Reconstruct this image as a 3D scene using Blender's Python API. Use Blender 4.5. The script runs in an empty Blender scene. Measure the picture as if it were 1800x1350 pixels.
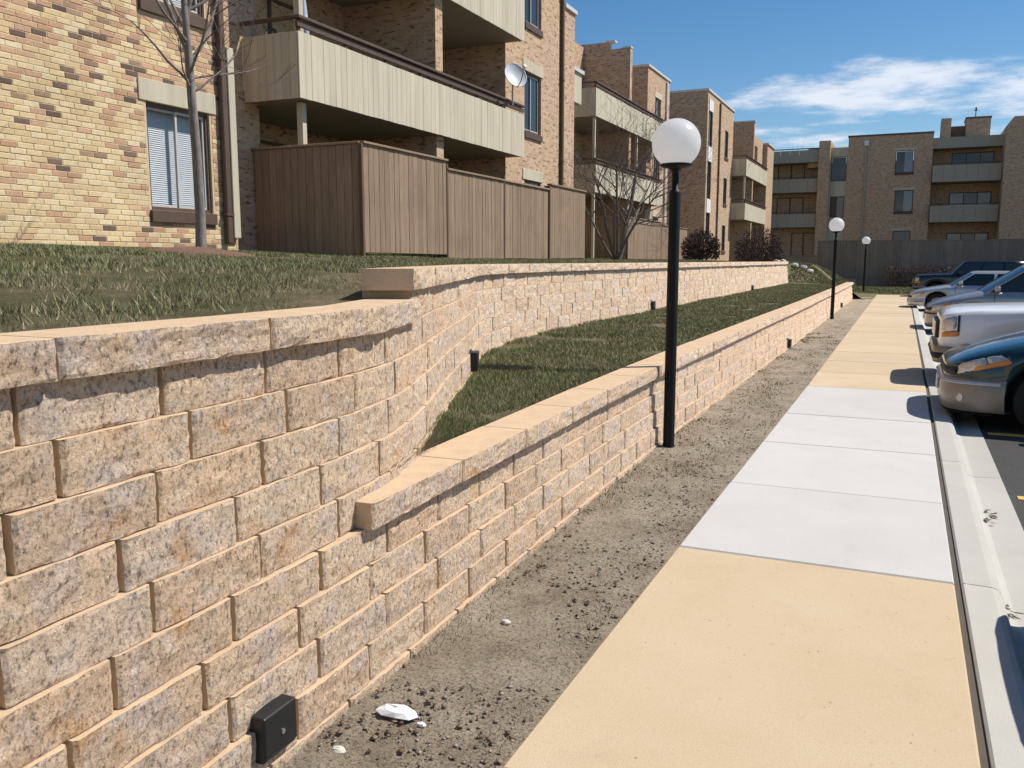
import bpy, math, random
import numpy as np
from mathutils import Vector, Matrix, noise
R = math.radians
scn = bpy.context.scene
col = scn.collection

# ------------------------------------------------------------------ camera, sky, sun, exposure
CAM_H = 1.65
FOCAL = 1520.0                       # in pixels of the 1800 px wide photograph
HORIZON = 458.0
PITCH = math.atan((675 - HORIZON) / FOCAL)
YAW = math.atan((1595 - 900) / math.hypot(FOCAL, 675 - HORIZON))
cam_d = bpy.data.cameras.new('camera')
cam_d.sensor_width = 36.0
cam_d.lens = 36.0 * FOCAL / 1800.0
cam_d.clip_start = 0.05
cam_d.clip_end = 3000.0
cam = bpy.data.objects.new('camera', cam_d)
cam.location = (0, 0, CAM_H)
cam.rotation_euler = (R(90) - PITCH, 0, YAW)
col.objects.link(cam)
scn.camera = cam

SUN_EL = R(51.7)
SUN_AZ = math.atan2(0.827, 0.562)    # from +Y towards +X, read off the lamp post's shadow
world = bpy.data.worlds.new('World')
scn.world = world
world.use_nodes = True
wn, wl = world.node_tree.nodes, world.node_tree.links
wn.clear()
w_out = wn.new('ShaderNodeOutputWorld')
w_bg = wn.new('ShaderNodeBackground')
w_sky = wn.new('ShaderNodeTexSky')
w_sky.sky_type = 'NISHITA'
w_sky.sun_disc = False
w_sky.sun_elevation = SUN_EL
w_sky.sun_rotation = SUN_AZ
w_sky.air_density = 1.0
w_sky.dust_density = 0.15
w_sky.ozone_density = 2.5
w_bg.inputs['Strength'].default_value = 0.090
# scattered fair-weather clouds: noise on a flat cloud deck seen in perspective, all round the sky
w_tc = wn.new('ShaderNodeTexCoord')
w_sep = wn.new('ShaderNodeSeparateXYZ')
wl.new(w_tc.outputs['Generated'], w_sep.inputs[0])
def wmath(op, a, b=None, clamp=False):
    n = wn.new('ShaderNodeMath'); n.operation = op; n.use_clamp = clamp
    for i, v in enumerate((a, b)):
        if v is None: continue
        if isinstance(v, (int, float)): n.inputs[i].default_value = v
        else: wl.new(v, n.inputs[i])
    return n.outputs[0]
w_z = wmath('ADD', wmath('MAXIMUM', w_sep.outputs[2], 0.0), 0.06)
w_u = wmath('DIVIDE', w_sep.outputs[0], w_z)
w_v = wmath('DIVIDE', w_sep.outputs[1], w_z)
w_cmb = wn.new('ShaderNodeCombineXYZ')
wl.new(w_u, w_cmb.inputs[0]); wl.new(w_v, w_cmb.inputs[1])
w_cmb.inputs[2].default_value = CLOUD_SEED = 3.1
w_n1 = wn.new('ShaderNodeTexNoise'); w_n1.inputs['Scale'].default_value = 0.55
w_n1.inputs['Detail'].default_value = 9.0; w_n1.inputs['Roughness'].default_value = 0.64
wl.new(w_cmb.outputs[0], w_n1.inputs['Vector'])
w_low = wn.new('ShaderNodeMapRange')             # the deck closes up towards the horizon, as decks do
w_low.inputs['From Min'].default_value = 0.02; w_low.inputs['From Max'].default_value = 0.36
w_low.inputs['To Min'].default_value = 0.085; w_low.inputs['To Max'].default_value = -0.05
wl.new(w_sep.outputs[2], w_low.inputs['Value'])
w_sum = wmath('ADD', w_n1.outputs['Fac'], w_low.outputs[0])
w_mr = wn.new('ShaderNodeMapRange'); w_mr.interpolation_type = 'SMOOTHSTEP'
w_mr.inputs['From Min'].default_value = 0.545; w_mr.inputs['From Max'].default_value = 0.67
w_mr.inputs['To Max'].default_value = 0.92
wl.new(w_sum, w_mr.inputs['Value'])
w_mix = wn.new('ShaderNodeMixRGB')
w_mix.inputs['Color2'].default_value = (8.4, 8.9, 9.9, 1)
wl.new(w_mr.outputs[0], w_mix.inputs['Fac'])
w_hs = wn.new('ShaderNodeHueSaturation'); w_hs.inputs['Saturation'].default_value = 1.30; w_hs.inputs['Value'].default_value = 1.05
wl.new(w_sky.outputs[0], w_hs.inputs['Color'])
wl.new(w_hs.outputs[0], w_mix.inputs['Color1'])
wl.new(w_mix.outputs[0], w_bg.inputs['Color'])
wl.new(w_bg.outputs[0], w_out.inputs['Surface'])

sun_d = bpy.data.lights.new('sun', 'SUN')
sun_d.energy = 5.0
sun_d.angle = R(0.55)
sun_d.color = (1.0, 0.945, 0.86)
sun = bpy.data.objects.new('sun', sun_d)
S = Vector((math.sin(SUN_AZ) * math.cos(SUN_EL), math.cos(SUN_AZ) * math.cos(SUN_EL), math.sin(SUN_EL)))
sun.rotation_euler = S.to_track_quat('Z', 'Y').to_euler()
sun.location = (20, 15, 40)
col.objects.link(sun)

scn.cycles.diffuse_bounces = 2
vs = scn.view_settings
vs.view_transform = 'Standard'
vs.look = 'None'
vs.gamma = 1.0
vs.exposure = 0.15
vs.use_curve_mapping = False

# ------------------------------------------------------------------ helpers
rnd = random.Random(11)
fw = Vector((-math.sin(YAW) * math.cos(PITCH), math.cos(YAW) * math.cos(PITCH), -math.sin(PITCH)))
rt = Vector((math.cos(YAW), math.sin(YAW), 0)); upv = rt.cross(fw)
def in_photo(p):
    """(visible, size weight) of a world point, used only to rank which pieces show largest"""
    v = Vector(p) - Vector((0, 0, CAM_H)); d = v.dot(fw)
    if d < 0.2: return False, 0
    x = 900 + FOCAL * v.dot(rt) / d; y = 675 - FOCAL * v.dot(upv) / d
    return (-60 < x < 1860 and -60 < y < 1410), 1.0 / d

INV = {}
def empty(name, loc, rz=0.0):
    o = bpy.data.objects.new(name, None)
    o.location = loc; o.rotation_euler = (0, 0, rz); o.empty_display_size = 0.2
    col.objects.link(o)
    INV[o.name] = (Matrix.Translation(loc) @ Matrix.Rotation(rz, 4, 'Z')).inverted()
    return o
def par(o, p, local=False):
    if p is None: return o
    o.parent = p
    if not local and p.name in INV: o.matrix_parent_inverse = INV[p.name]
    return o
def tag(o, label=None, cat=None, group=None, kind=None):
    if label: o['label'] = label
    if cat: o['category'] = cat
    if group: o['group'] = group
    if kind: o['kind'] = kind
    return o

class MB:
    """collects faces (several materials allowed) and links them as ONE mesh object, box-mapped UVs in metres"""
    def __init__(s): s.v = []; s.f = []; s.m = []; s.mats = []; s.sm = []
    def mi(s, mat):
        if mat not in s.mats: s.mats.append(mat)
        return s.mats.index(mat)
    def face(s, pts, mat, smooth=False):
        b = len(s.v); s.v += [tuple(p) for p in pts]; s.f.append(tuple(range(b, b + len(pts)))); s.m.append(s.mi(mat)); s.sm.append(smooth)
    def mesh(s, V, F, mat, smooth=False):
        b = len(s.v); s.v += [tuple(p) for p in V]; k = s.mi(mat)
        for f in F: s.f.append(tuple(b + i for i in f)); s.m.append(k); s.sm.append(smooth)
    def box(s, x0, x1, y0, y1, z0, z1, mat, bev=0.0):
        if x0 > x1: x0, x1 = x1, x0
        if y0 > y1: y0, y1 = y1, y0
        if z0 > z1: z0, z1 = z1, z0
        if bev <= 0:
            V = [(x0,y0,z0),(x1,y0,z0),(x1,y1,z0),(x0,y1,z0),(x0,y0,z1),(x1,y0,z1),(x1,y1,z1),(x0,y1,z1)]
            F = [(0,3,2,1),(4,5,6,7),(0,1,5,4),(1,2,6,5),(2,3,7,6),(3,0,4,7)]
        else:
            b = min(bev, (x1-x0)*.45, (y1-y0)*.45, (z1-z0)*.45)
            V = []
            for z, i in ((z0, b), (z0 + b, 0), (z1 - b, 0), (z1, b)):
                xa, xb, ya, yb = x0 + i, x1 - i, y0 + i, y1 - i
                c = b * .999 if i == 0 else 0
                V += [(xa + c, ya, z), (xb - c, ya, z), (xb, ya + c, z), (xb, yb - c, z), (xb - c, yb, z), (xa + c, yb, z), (xa, yb - c, z), (xa, ya + c, z)]
            F = [tuple(range(7, -1, -1)), tuple(range(24, 32))]
            for l in range(3):
                for k in range(8):
                    a = l * 8 + k; a2 = l * 8 + (k + 1) % 8
                    F.append((a, a2, a2 + 8, a + 8))
        s.mesh(V, F, mat)
    def tube(s, pts, rad, mat, n=8, smooth=True, cap=True):
        pts = [Vector(p) for p in pts]
        rr = rad if hasattr(rad, '__len__') else [rad] * len(pts)
        V = []; prev = None
        for i, p in enumerate(pts):
            t = (pts[min(i + 1, len(pts) - 1)] - pts[max(i - 1, 0)]).normalized()
            a = prev if prev is not None else (Vector((0, 0, 1)) if abs(t.z) < .9 else Vector((1, 0, 0)))
            x = (a - t * a.dot(t)).normalized(); y = t.cross(x); prev = x
            for k in range(n):
                q = 2 * math.pi * k / n
                V.append(p + (x * math.cos(q) + y * math.sin(q)) * rr[i])
        F = []
        for i in range(len(pts) - 1):
            for k in range(n):
                F.append((i*n+k, i*n+(k+1) % n, (i+1)*n+(k+1) % n, (i+1)*n+k))
        s.mesh(V, F, mat, smooth)
        if cap:
            s.face([V[k] for k in range(n - 1, -1, -1)], mat); s.face(V[-n:], mat)
    def lathe(s, prof, c, mat, n=24, smooth=True):
        V = []; F = []
        for (r, z) in prof:
            for k in range(n):
                q = 2 * math.pi * k / n
                V.append((c[0] + r * math.cos(q), c[1] + r * math.sin(q), c[2] + z))
        for i in range(len(prof) - 1):
            for k in range(n):
                F.append((i*n+k, i*n+(k+1) % n, (i+1)*n+(k+1) % n, (i+1)*n+k))
        s.mesh(V, F, mat, smooth)
    def data(s, name):
        me = bpy.data.meshes.new(name)
        me.from_pydata(s.v, [], s.f)
        for m in s.mats: me.materials.append(m)
        me.polygons.foreach_set('material_index', s.m)
        me.polygons.foreach_set('use_smooth', s.sm)
        me.update()
        co = np.array(s.v, dtype=np.float64).reshape(-1, 3)
        n = len(me.loops)
        li = np.empty(n, dtype=np.int32); me.loops.foreach_get('vertex_index', li)
        tot = np.empty(len(me.polygons), dtype=np.int32); me.polygons.foreach_get('loop_total', tot)
        nm = np.empty(len(me.polygons) * 3); me.polygons.foreach_get('normal', nm)
        nl = np.repeat(np.abs(nm.reshape(-1, 3)), tot, axis=0)
        c = co[li]
        uv = np.where((nl[:, 2] > .7)[:, None], c[:, :2], np.where((nl[:, 0] > nl[:, 1])[:, None], c[:, [1, 2]], c[:, [0, 2]]))
        me.uv_layers.new(name='m').data.foreach_set('uv', uv.astype(np.float32).ravel())
        return me
    def build(s, name, parent=None, local=False, loc=None):
        o = bpy.data.objects.new(name, s.data(name))
        if loc is not None: o.location = loc
        col.objects.link(o)
        return par(o, parent, local)

def np_mesh(name, V, F, mat, parent=None, smooth=False):
    """a big mesh of equal-sized faces straight from arrays"""
    me = bpy.data.meshes.new(name)
    V = np.asarray(V, dtype=np.float32); F = np.asarray(F, dtype=np.int32)
    k = F.shape[1]
    me.vertices.add(len(V)); me.vertices.foreach_set('co', V.ravel())
    me.loops.add(F.size); me.loops.foreach_set('vertex_index', F.ravel())
    me.polygons.add(len(F)); me.polygons.foreach_set('loop_start', np.arange(0, F.size, k, dtype=np.int32))
    try: me.polygons.foreach_set('loop_total', np.full(len(F), k, dtype=np.int32))
    except Exception: pass
    me.materials.append(mat)
    if smooth: me.polygons.foreach_set('use_smooth', np.ones(len(F), dtype=bool))
    me.update(calc_edges=True); me.validate()
    o = bpy.data.objects.new(name, me); col.objects.link(o)
    return par(o, parent)

# ------------------------------------------------------------------ materials
class NT:
    def __init__(s, name):
        s.mat = bpy.data.materials.new(name); s.mat.use_nodes = True
        s.n = s.mat.node_tree.nodes; s.l = s.mat.node_tree.links
        s.b = s.n['Principled BSDF']
        s._pos = None
    def set(s, **k):
        for a, v in k.items():
            i = s.b.inputs[a.replace('_', ' ')]
            if hasattr(v, 'is_linked') or hasattr(v, 'links'): s.l.new(v, i)
            else: i.default_value = v
        return s
    def pos(s):
        if s._pos is None: s._pos = s.n.new('ShaderNodeNewGeometry').outputs['Position']
        return s._pos
    def objc(s): return s.n.new('ShaderNodeTexCoord').outputs['Object']
    def uv(s): return s.n.new('ShaderNodeTexCoord').outputs['UV']
    def mapv(s, v, sc=(1, 1, 1), rot=(0, 0, 0)):
        m = s.n.new('ShaderNodeMapping'); m.inputs['Scale'].default_value = sc; m.inputs['Rotation'].default_value = rot
        s.l.new(v, m.inputs['Vector']); return m.outputs[0]
    def noise(s, scale, detail=4, rough=.55, v=None, col=False):
        t = s.n.new('ShaderNodeTexNoise'); t.inputs['Scale'].default_value = scale; t.inputs['Detail'].default_value = detail; t.inputs['Roughness'].default_value = rough
        s.l.new(v if v is not None else s.pos(), t.inputs['Vector']); return t.outputs['Color' if col else 'Fac']
    def voro(s, scale, v=None, feature='F1', out='Distance'):
        t = s.n.new('ShaderNodeTexVoronoi'); t.feature = feature; t.inputs['Scale'].default_value = scale
        s.l.new(v if v is not None else s.pos(), t.inputs['Vector']); return t.outputs[out]
    def island(s): return s.n.new('ShaderNodeNewGeometry').outputs['Random Per Island']
    def orand(s): return s.n.new('ShaderNodeObjectInfo').outputs['Random']
    def ramp(s, f, stops, interp='LINEAR'):
        r = s.n.new('ShaderNodeValToRGB'); s.l.new(f, r.inputs[0]); e = r.color_ramp.elements; r.color_ramp.interpolation = interp
        while len(e) < len(stops): e.new(.5)
        for q, (p, c) in zip(e, stops):
            q.position = p; q.color = tuple(c) + (1,) if hasattr(c, '__len__') else (c, c, c, 1)
        return r.outputs[0]
    def mix(s, f, a, b, mode='MIX'):
        m = s.n.new('ShaderNodeMixRGB'); m.blend_type = mode
        for i, v in zip((0, 1, 2), (f, a, b)):
            if hasattr(v, 'links'): s.l.new(v, m.inputs[i])
            elif i == 0: m.inputs[0].default_value = v
            else: m.inputs[i].default_value = tuple(v) + (1,) if hasattr(v, '__len__') else (v, v, v, 1)
        return m.outputs[0]
    def math(s, op, a, b=0.0, clamp=False):
        m = s.n.new('ShaderNodeMath'); m.operation = op; m.use_clamp = clamp
        for i, v in enumerate((a, b)):
            if hasattr(v, 'links'): s.l.new(v, m.inputs[i])
            else: m.inputs[i].default_value = v
        return m.outputs[0]
    def bump(s, h, strength=.5, dist=.01, prev=None):
        b = s.n.new('ShaderNodeBump'); b.inputs['Strength'].default_value = strength; b.inputs['Distance'].default_value = dist
        s.l.new(h, b.inputs['Height'])
        if prev is not None: s.l.new(prev, b.inputs['Normal'])
        s.l.new(b.outputs[0], s.b.inputs['Normal']); return b.outputs[0]

def scale3(c, k): return tuple(min(1, x * k) for x in c)
def plain(name, c, rough=.6, metal=0.0, var=.12, nscale=6, bump=0.0, bscale=60, spec=.4, stretch=None, rand=0.0, coat=0.0):
    t = NT(name)
    v = t.mapv(t.pos(), stretch) if stretch else t.pos()
    f = t.noise(nscale, 5, .6, v)
    k = t.ramp(f, [(.28, scale3(c, 1 - var)), (.72, scale3(c, 1 + var))])
    if rand:
        q = t.ramp(t.island(), [(0, 1 - rand), (1, 1 + rand)])
        q2 = t.ramp(t.orand(), [(0, 1 - rand), (1, 1 + rand)])
        k = t.mix(1.0, k, t.mix(1.0, q, q2, 'MULTIPLY'), 'MULTIPLY')
    t.set(Base_Color=k, Roughness=rough, Metallic=metal, Specular_IOR_Level=spec)
    if coat: t.set(Coat_Weight=coat, Coat_Roughness=.06)
    if bump: t.bump(t.noise(bscale, 6, .65, v), bump, .01)
    return t.mat

M = {}
def make_block(name, fine=1.0):
    t = NT(name)
    isl = t.mix(.5, t.island(), t.orand())
    base = t.ramp(t.math('FRACT', t.math('MULTIPLY', isl, 37.0)), [(0, (.81, .575, .39)), (.3, (.87, .665, .475)), (.55, (.75, .545, .38)), (.8, (.86, .675, .51)), (1, (.87, .625, .415))])
    g = t.ramp(t.noise(6.5, 5, .65), [(.50, 0), (.66, .7)])
    c = t.mix(g, base, (.70, .585, .52))
    r = t.ramp(t.noise(4.2, 6, .62, t.mapv(t.pos(), (1, 1, 1.7))), [(.585, 0), (.68, .7)])
    c = t.mix(r, c, (.66, .37, .165))
    w = t.ramp(t.noise(14, 5, .6), [(.56, 0), (.72, .6)])
    c = t.mix(w, c, (.76, .69, .60))
    pit = t.mix(1.0, t.ramp(t.noise(52, 6, .72, t.mapv(t.pos(), (1, 1.25, .85), (.6, 0, 0))), [(.36, .38), (.46, 1.06), (.62, 1.36)]), t.ramp(t.noise(125, 4, .7), [(.35, .58), (.46, 1.04), (.66, 1.18)]), 'MULTIPLY')
    c = t.mix(1.0, c, pit, 'MULTIPLY')
    t.set(Base_Color=c, Roughness=.93, Specular_IOR_Level=.2)
    b1 = t.bump(t.noise(32, 7, .76), 1.0, .020)
    b2 = t.bump(t.noise(85, 6, .80), 1.0, .018, b1)
    return t.mat
M['block'] = make_block('split_face_stone')
def make_blocktop():
    t = NT('cast_block_edge')
    c = t.mix(t.ramp(t.noise(9, 6, .65), [(.35, 0), (.7, 1)]), (.65, .475, .305), (.55, .40, .265))
    c = t.mix(t.ramp(t.noise(140, 3, .6), [(.3, .35), (.5, 0)]), c, (.3, .22, .15))
    t.set(Base_Color=c, Roughness=.9, Specular_IOR_Level=.2); t.bump(t.noise(150, 5, .7), .4, .006)
    return t.mat
M['blocktop'] = make_blocktop()
def make_concrete(name, a, b, speck, sp_amt=.35, brush=False, stain=None, pits=0.0):
    t = NT(name)
    c = t.mix(t.ramp(t.noise(1.6, 6, .62), [(.32, 0), (.7, 1)]), a, b)
    q = t.mix(1.0, t.ramp(t.orand(), [(0, .95), (1, 1.05)]), c, 'MULTIPLY')
    f = t.ramp(t.noise(170, 3, .7), [(.30, sp_amt), (.46, 0)])
    c = t.mix(f, q, speck)
    f2 = t.ramp(t.noise(26, 2, .5), [(.66, 0), (.74, .45)])
    c = t.mix(f2, c, scale3(speck, 1.3))
    dot = t.ramp(t.voro(17, t.mapv(t.pos(), (1, 1, .05))), [(.055, pits), (.10, 0)])
    dm = t.ramp(t.noise(5, 2, .5), [(.52, 0), (.60, 1)])
    c = t.mix(t.mix(1.0, dot, dm, 'MULTIPLY'), c, scale3(speck, .7))
    f3 = t.ramp(t.noise(3.1, 7, .7, t.mapv(t.pos(), (1, .6, 1), (0, 0, .4))), [(.56, 0), (.76, .35)])
    c = t.mix(f3, c, stain or scale3(a, .78))
    t.set(Base_Color=c, Roughness=.88, Specular_IOR_Level=.25)
    if brush: t.bump(t.noise(60, 5, .7, t.mapv(t.pos(), (3, 1 / 9., 1))), .35, .004)
    else: t.bump(t.noise(190, 5, .75), .5, .006)
    return t.mat
M['tan_slab'] = make_concrete('tan_exposed_concrete', (.545, .42, .27), (.585, .465, .315), (.34, .245, .15), .5, pits=.85)
M['white_slab'] = make_concrete('new_white_concrete', (.515, .50, .47), (.56, .54, .51), (.42, .40, .37), .25, True)
M['curb'] = make_concrete('curb_concrete', (.46, .445, .395), (.515, .50, .45), (.33, .31, .28), .35, False, (.40, .36, .30))
M['asphalt'] = make_concrete('asphalt', (.050, .049, .048), (.065, .063, .06), (.13, .125, .12), .6)
M['joint'] = plain('joint_filler', (.10, .085, .065), .95)
M['paint'] = plain('yellow_paint', (.62, .42, .10), .7, var=.2, nscale=30)
def make_soil():
    t = NT('gravelly_soil')
    c = t.ramp(t.noise(2.4, 7, .7), [(.3, (.30, .235, .165)), (.5, (.44, .36, .265)), (.72, (.56, .47, .36))])
    c = t.mix(t.ramp(t.noise(75, 5, .75), [(.36, .85), (.52, 0)]), c, (.075, .06, .045))
    c = t.mix(t.ramp(t.noise(120, 3, .7), [(.60, 0), (.70, .7)]), c, (.50, .45, .38))
    c = t.mix(t.ramp(t.noise(3.4, 4, .6), [(.60, 0), (.74, .5)]), c, (.14, .145, .075))
    t.set(Base_Color=c, Roughness=.97, Specular_IOR_Level=.1)
    b1 = t.bump(t.noise(30, 7, .75), .9, .03); t.bump(t.noise(140, 5, .75), .8, .012, b1)
    return t.mat
M['soil'] = make_soil()
def make_turf():
    t = NT('turf_thatch')
    c = t.ramp(t.noise(1.7, 6, .7), [(.32, (.13, .13, .055)), (.50, (.20, .175, .09)), (.66, (.33, .265, .17))])
    c = t.mix(t.ramp(t.noise(60, 5, .75), [(.35, .8), (.55, 0)]), c, (.035, .032, .016))
    c = t.mix(t.ramp(t.noise(95, 4, .7), [(.56, 0), (.70, .7)]), c, (.27, .23, .13))
    t.set(Base_Color=c, Roughness=.95, Specular_IOR_Level=.1); t.bump(t.noise(80, 6, .75), 1.0, .03)
    return t.mat
M['turf'] = make_turf()
def make_blade():
    t = NT('grass_blade')
    c = t.ramp(t.island(), [(0, (.095, .135, .040)), (.35, (.145, .185, .058)), (.62, (.20, .225, .085)), (.80, (.29, .27, .14)), (1, (.44, .37, .23))])
    big = t.ramp(t.noise(1.3, 6, .7), [(.40, 0), (.62, .85)])
    c = t.mix(big, c, t.ramp(t.island(), [(0, (.18, .165, .08)), (1, (.38, .31, .19))]))
    t.set(Base_Color=c, Roughness=.75, Specular_IOR_Level=.25)
    return t.mat
M['blade'] = make_blade()
def make_brick_tex():
    t = NT('brick_courses')
    b = t.n.new('ShaderNodeTexBrick'); b.offset = .5
    t.l.new(t.uv(), b.inputs['Vector'])
    b.inputs['Scale'].default_value = 1.0; b.inputs['Brick Width'].default_value = .203; b.inputs['Row Height'].default_value = .068
    b.inputs['Mortar Size'].default_value = .006; b.inputs['Mortar Smooth'].default_value = .2; b.inputs['Bias'].default_value = -.1
    b.inputs['Color1'].default_value = (.61, .43, .285, 1); b.inputs['Color2'].default_value = (.44, .275, .185, 1); b.inputs['Mortar'].default_value = (.52, .41, .29, 1)
    c = t.mix(t.ramp(t.noise(3.0, 5, .6), [(.42, 0), (.7, .7)]), b.outputs['Color'], (.54, .38, .22))
    n = t.noise(1, 3, .6, t.mapv(t.uv(), (4.9, 14.7, 1)))
    c = t.mix(t.ramp(n, [(.57, 0), (.63, .8)]), c, (.13, .085, .065))
    t.set(Base_Color=c, Roughness=.9, Specular_IOR_Level=.2)
    t.bump(b.outputs['Fac'], -.5, .008)
    return t.mat
M['bricktex'] = make_brick_tex()
M['mortar'] = plain('mortar', (.60, .465, .30), .95, var=.1, nscale=20, bump=.3, bscale=150)
def make_brick(name, a, b):
    t = NT(name)
    f = t.math('FRACT', t.math('MULTIPLY', t.mix(.5, t.island(), t.orand()), 23.0))
    c = t.mix(f, a, b)
    c = t.mix(1.0, c, t.ramp(t.noise(45, 5, .7), [(.3, .78), (.6, 1.08)]), 'MULTIPLY')
    c = t.mix(1.0, c, t.ramp(t.noise(1.3, 6, .65), [(.3, .82), (.65, 1.06)]), 'MULTIPLY')
    t.set(Base_Color=c, Roughness=.9, Specular_IOR_Level=.2); t.bump(t.noise(120, 5, .7), .5, .006)
    return t.mat
M['b_buff'] = make_brick('buff_brick', (.74, .58, .345), (.64, .46, .25))
M['b_pink'] = make_brick('pink_brick', (.60, .385, .25), (.50, .30, .185))
M['b_dark'] = make_brick('burnt_brick', (.25, .165, .12), (.135, .095, .075))
M['b_mid'] = make_brick('brown_brick', (.42, .285, .175), (.30, .20, .135))
M['b_pale'] = make_brick('pale_brick', (.76, .62, .40), (.70, .55, .33))
BRK = [M['b_buff'], M['b_pink'], M['b_dark'], M['b_mid'], M['b_pale']]
M['beige0'] = plain('beige_painted_panel', (.58, .52, .39), .75, var=.10, nscale=2.2, bump=.15, bscale=40, stretch=(3, 3, .35))
def make_beige():
    t = NT('beige_painted_board'); c = (.58, .52, .39)
    k = t.ramp(t.noise(2.0, 6, .65, t.mapv(t.pos(), (2.2, 2.2, .22))), [(.30, scale3(c, .80)), (.55, c), (.75, scale3(c, 1.06))])
    k = t.mix(t.ramp(t.noise(1.0, 5, .7, t.mapv(t.pos(), (3.2, 3.2, .12))), [(.60, 0), (.70, .55)]), k, (.33, .30, .25))
    k = t.mix(1.0, k, t.ramp(t.orand(), [(0, .955), (1, 1.045)]), 'MULTIPLY')
    t.set(Base_Color=k, Roughness=.75, Specular_IOR_Level=.3); t.bump(t.noise(40, 5, .6, t.mapv(t.pos(), (1, 1, .2))), .2, .006)
    return t.mat
M['beige'] = make_beige()
M['beige_dk'] = plain('beige_trim', (.40, .35, .27), .75, var=.1)
M['brown'] = plain('dark_brown_trim', (.105, .066, .046), .55, var=.15)
M['coping'] = plain('pale_metal_coping', (.62, .60, .57), .45, var=.06)
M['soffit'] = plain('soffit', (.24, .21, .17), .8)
def make_wood(name, c, rand=.14):
    t = NT(name)
    v = t.mapv(t.pos(), (14, 14, 1.1))
    k = t.ramp(t.noise(1.6, 7, .7, v), [(.25, scale3(c, .68)), (.55, c), (.8, scale3(c, 1.28))])
    q = t.ramp(t.mix(.5, t.island(), t.orand()), [(0.2, 1 - rand), (.8, 1 + rand)])
    k = t.mix(1.0, k, q, 'MULTIPLY')
    k = t.mix(t.ramp(t.noise(1.1, 5, .6), [(.5, 0), (.72, .5)]), k, scale3(c, .62))
    t.set(Base_Color=k, Roughness=.85, Specular_IOR_Level=.2); t.bump(t.noise(3, 7, .7, v), .5, .006)
    return t.mat
M['fence'] = make_wood('weathered_fence_wood', (.30, .215, .145))
M['fence_dk'] = make_wood('fence_frame_wood', (.16, .105, .07), .08)
M['farfence'] = make_wood('grey_fence_wood', (.26, .225, .18))
M['bark'] = plain('bark', (.155, .125, .105), .9, var=.35, nscale=28, bump=.7, bscale=50, stretch=(1, 1, .35))
M['bark_lt'] = plain('pale_bark', (.22, .19, .165), .9, var=.35, nscale=28, bump=.5, bscale=50, stretch=(1, 1, .35))
M['twig'] = plain('twigs', (.115, .085, .072), .9, var=.2, rand=.35)
M['shrub'] = plain('shrub_twigs', (.085, .055, .045), .9, var=.2, rand=.45)
M['mulch'] = plain('bark_mulch', (.17, .095, .065), .95, var=.4, nscale=40, bump=1, bscale=60)
M['black'] = plain('black_lamp_paint', (.008, .008, .008), .5, var=.1, spec=.22)
M['blackbox'] = plain('black_fixture', (.014, .016, .018), .42, var=.15)
def make_globe():
    t = NT('white_acrylic_globe'); t.set(Base_Color=(.95, .95, .945, 1), Roughness=.25, Specular_IOR_Level=.5, Subsurface_Weight=.0)
    tl = t.n.new('ShaderNodeBsdfTranslucent'); tl.inputs[0].default_value = (.97, .97, .965, 1)
    mx = t.n.new('ShaderNodeMixShader'); mx.inputs[0].default_value = .68
    t.l.new(t.b.outputs[0], mx.inputs[1]); t.l.new(tl.outputs[0], mx.inputs[2]); t.l.new(mx.outputs[0], t.n['Material Output'].inputs['Surface'])
    return t.mat
M['globe'] = make_globe()
M['white'] = plain('white_plastic', (.80, .80, .79), .5, var=.04)
M['sash'] = plain('window_sash', (.52, .49, .46), .4, var=.06)
M['blind'] = plain('blind_slats', (.72, .74, .77), .6, var=.05)
M['dish'] = plain('dish_grey', (.60, .61, .62), .4, var=.05)
M['steel'] = plain('galvanised_steel', (.45, .45, .46), .35, metal=.8)
def make_glass(name, tint, clear):
    t = NT(name); t.set(Base_Color=tuple(tint) + (1,), Roughness=.05, Specular_IOR_Level=.6)
    if clear:
        tr = t.n.new('ShaderNodeBsdfTransparent'); mx = t.n.new('ShaderNodeMixShader'); tr.inputs[0].default_value = (.94, .96, .96, 1)
        mx.inputs[0].default_value = 1 - clear
        t.l.new(tr.outputs[0], mx.inputs[1]); t.l.new(t.b.outputs[0], mx.inputs[2])
        t.l.new(mx.outputs[0], t.n['Material Output'].inputs['Surface'])
        t.mat.use_transparent_shadow = True
        try: t.mat.surface_render_method = 'BLENDED'
        except Exception: pass
    return t.mat
M['pane'] = make_glass('window_pane', (.05, .07, .085), .88)
M['dark_pane'] = make_glass('dark_pane', (.022, .030, .040), 0)
M['mid_pane'] = make_glass('curtained_pane', (.20, .22, .24), 0)
M['car_glass'] = make_glass('car_glass', (.018, .028, .030), 0)
M['room'] = plain('dim_room', (.20, .19, .18), .9)
M['stone_w'] = plain('pale_limestone', (.66, .62, .54), .85, var=.15, nscale=20, bump=.6, bscale=40)
M['pebble'] = plain('pebbles', (.36, .315, .26), .9, var=.2, nscale=9, rand=.5)
M['litter'] = plain('dead_leaf_bits', (.13, .09, .06), .9, var=.2, rand=.5)
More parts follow.
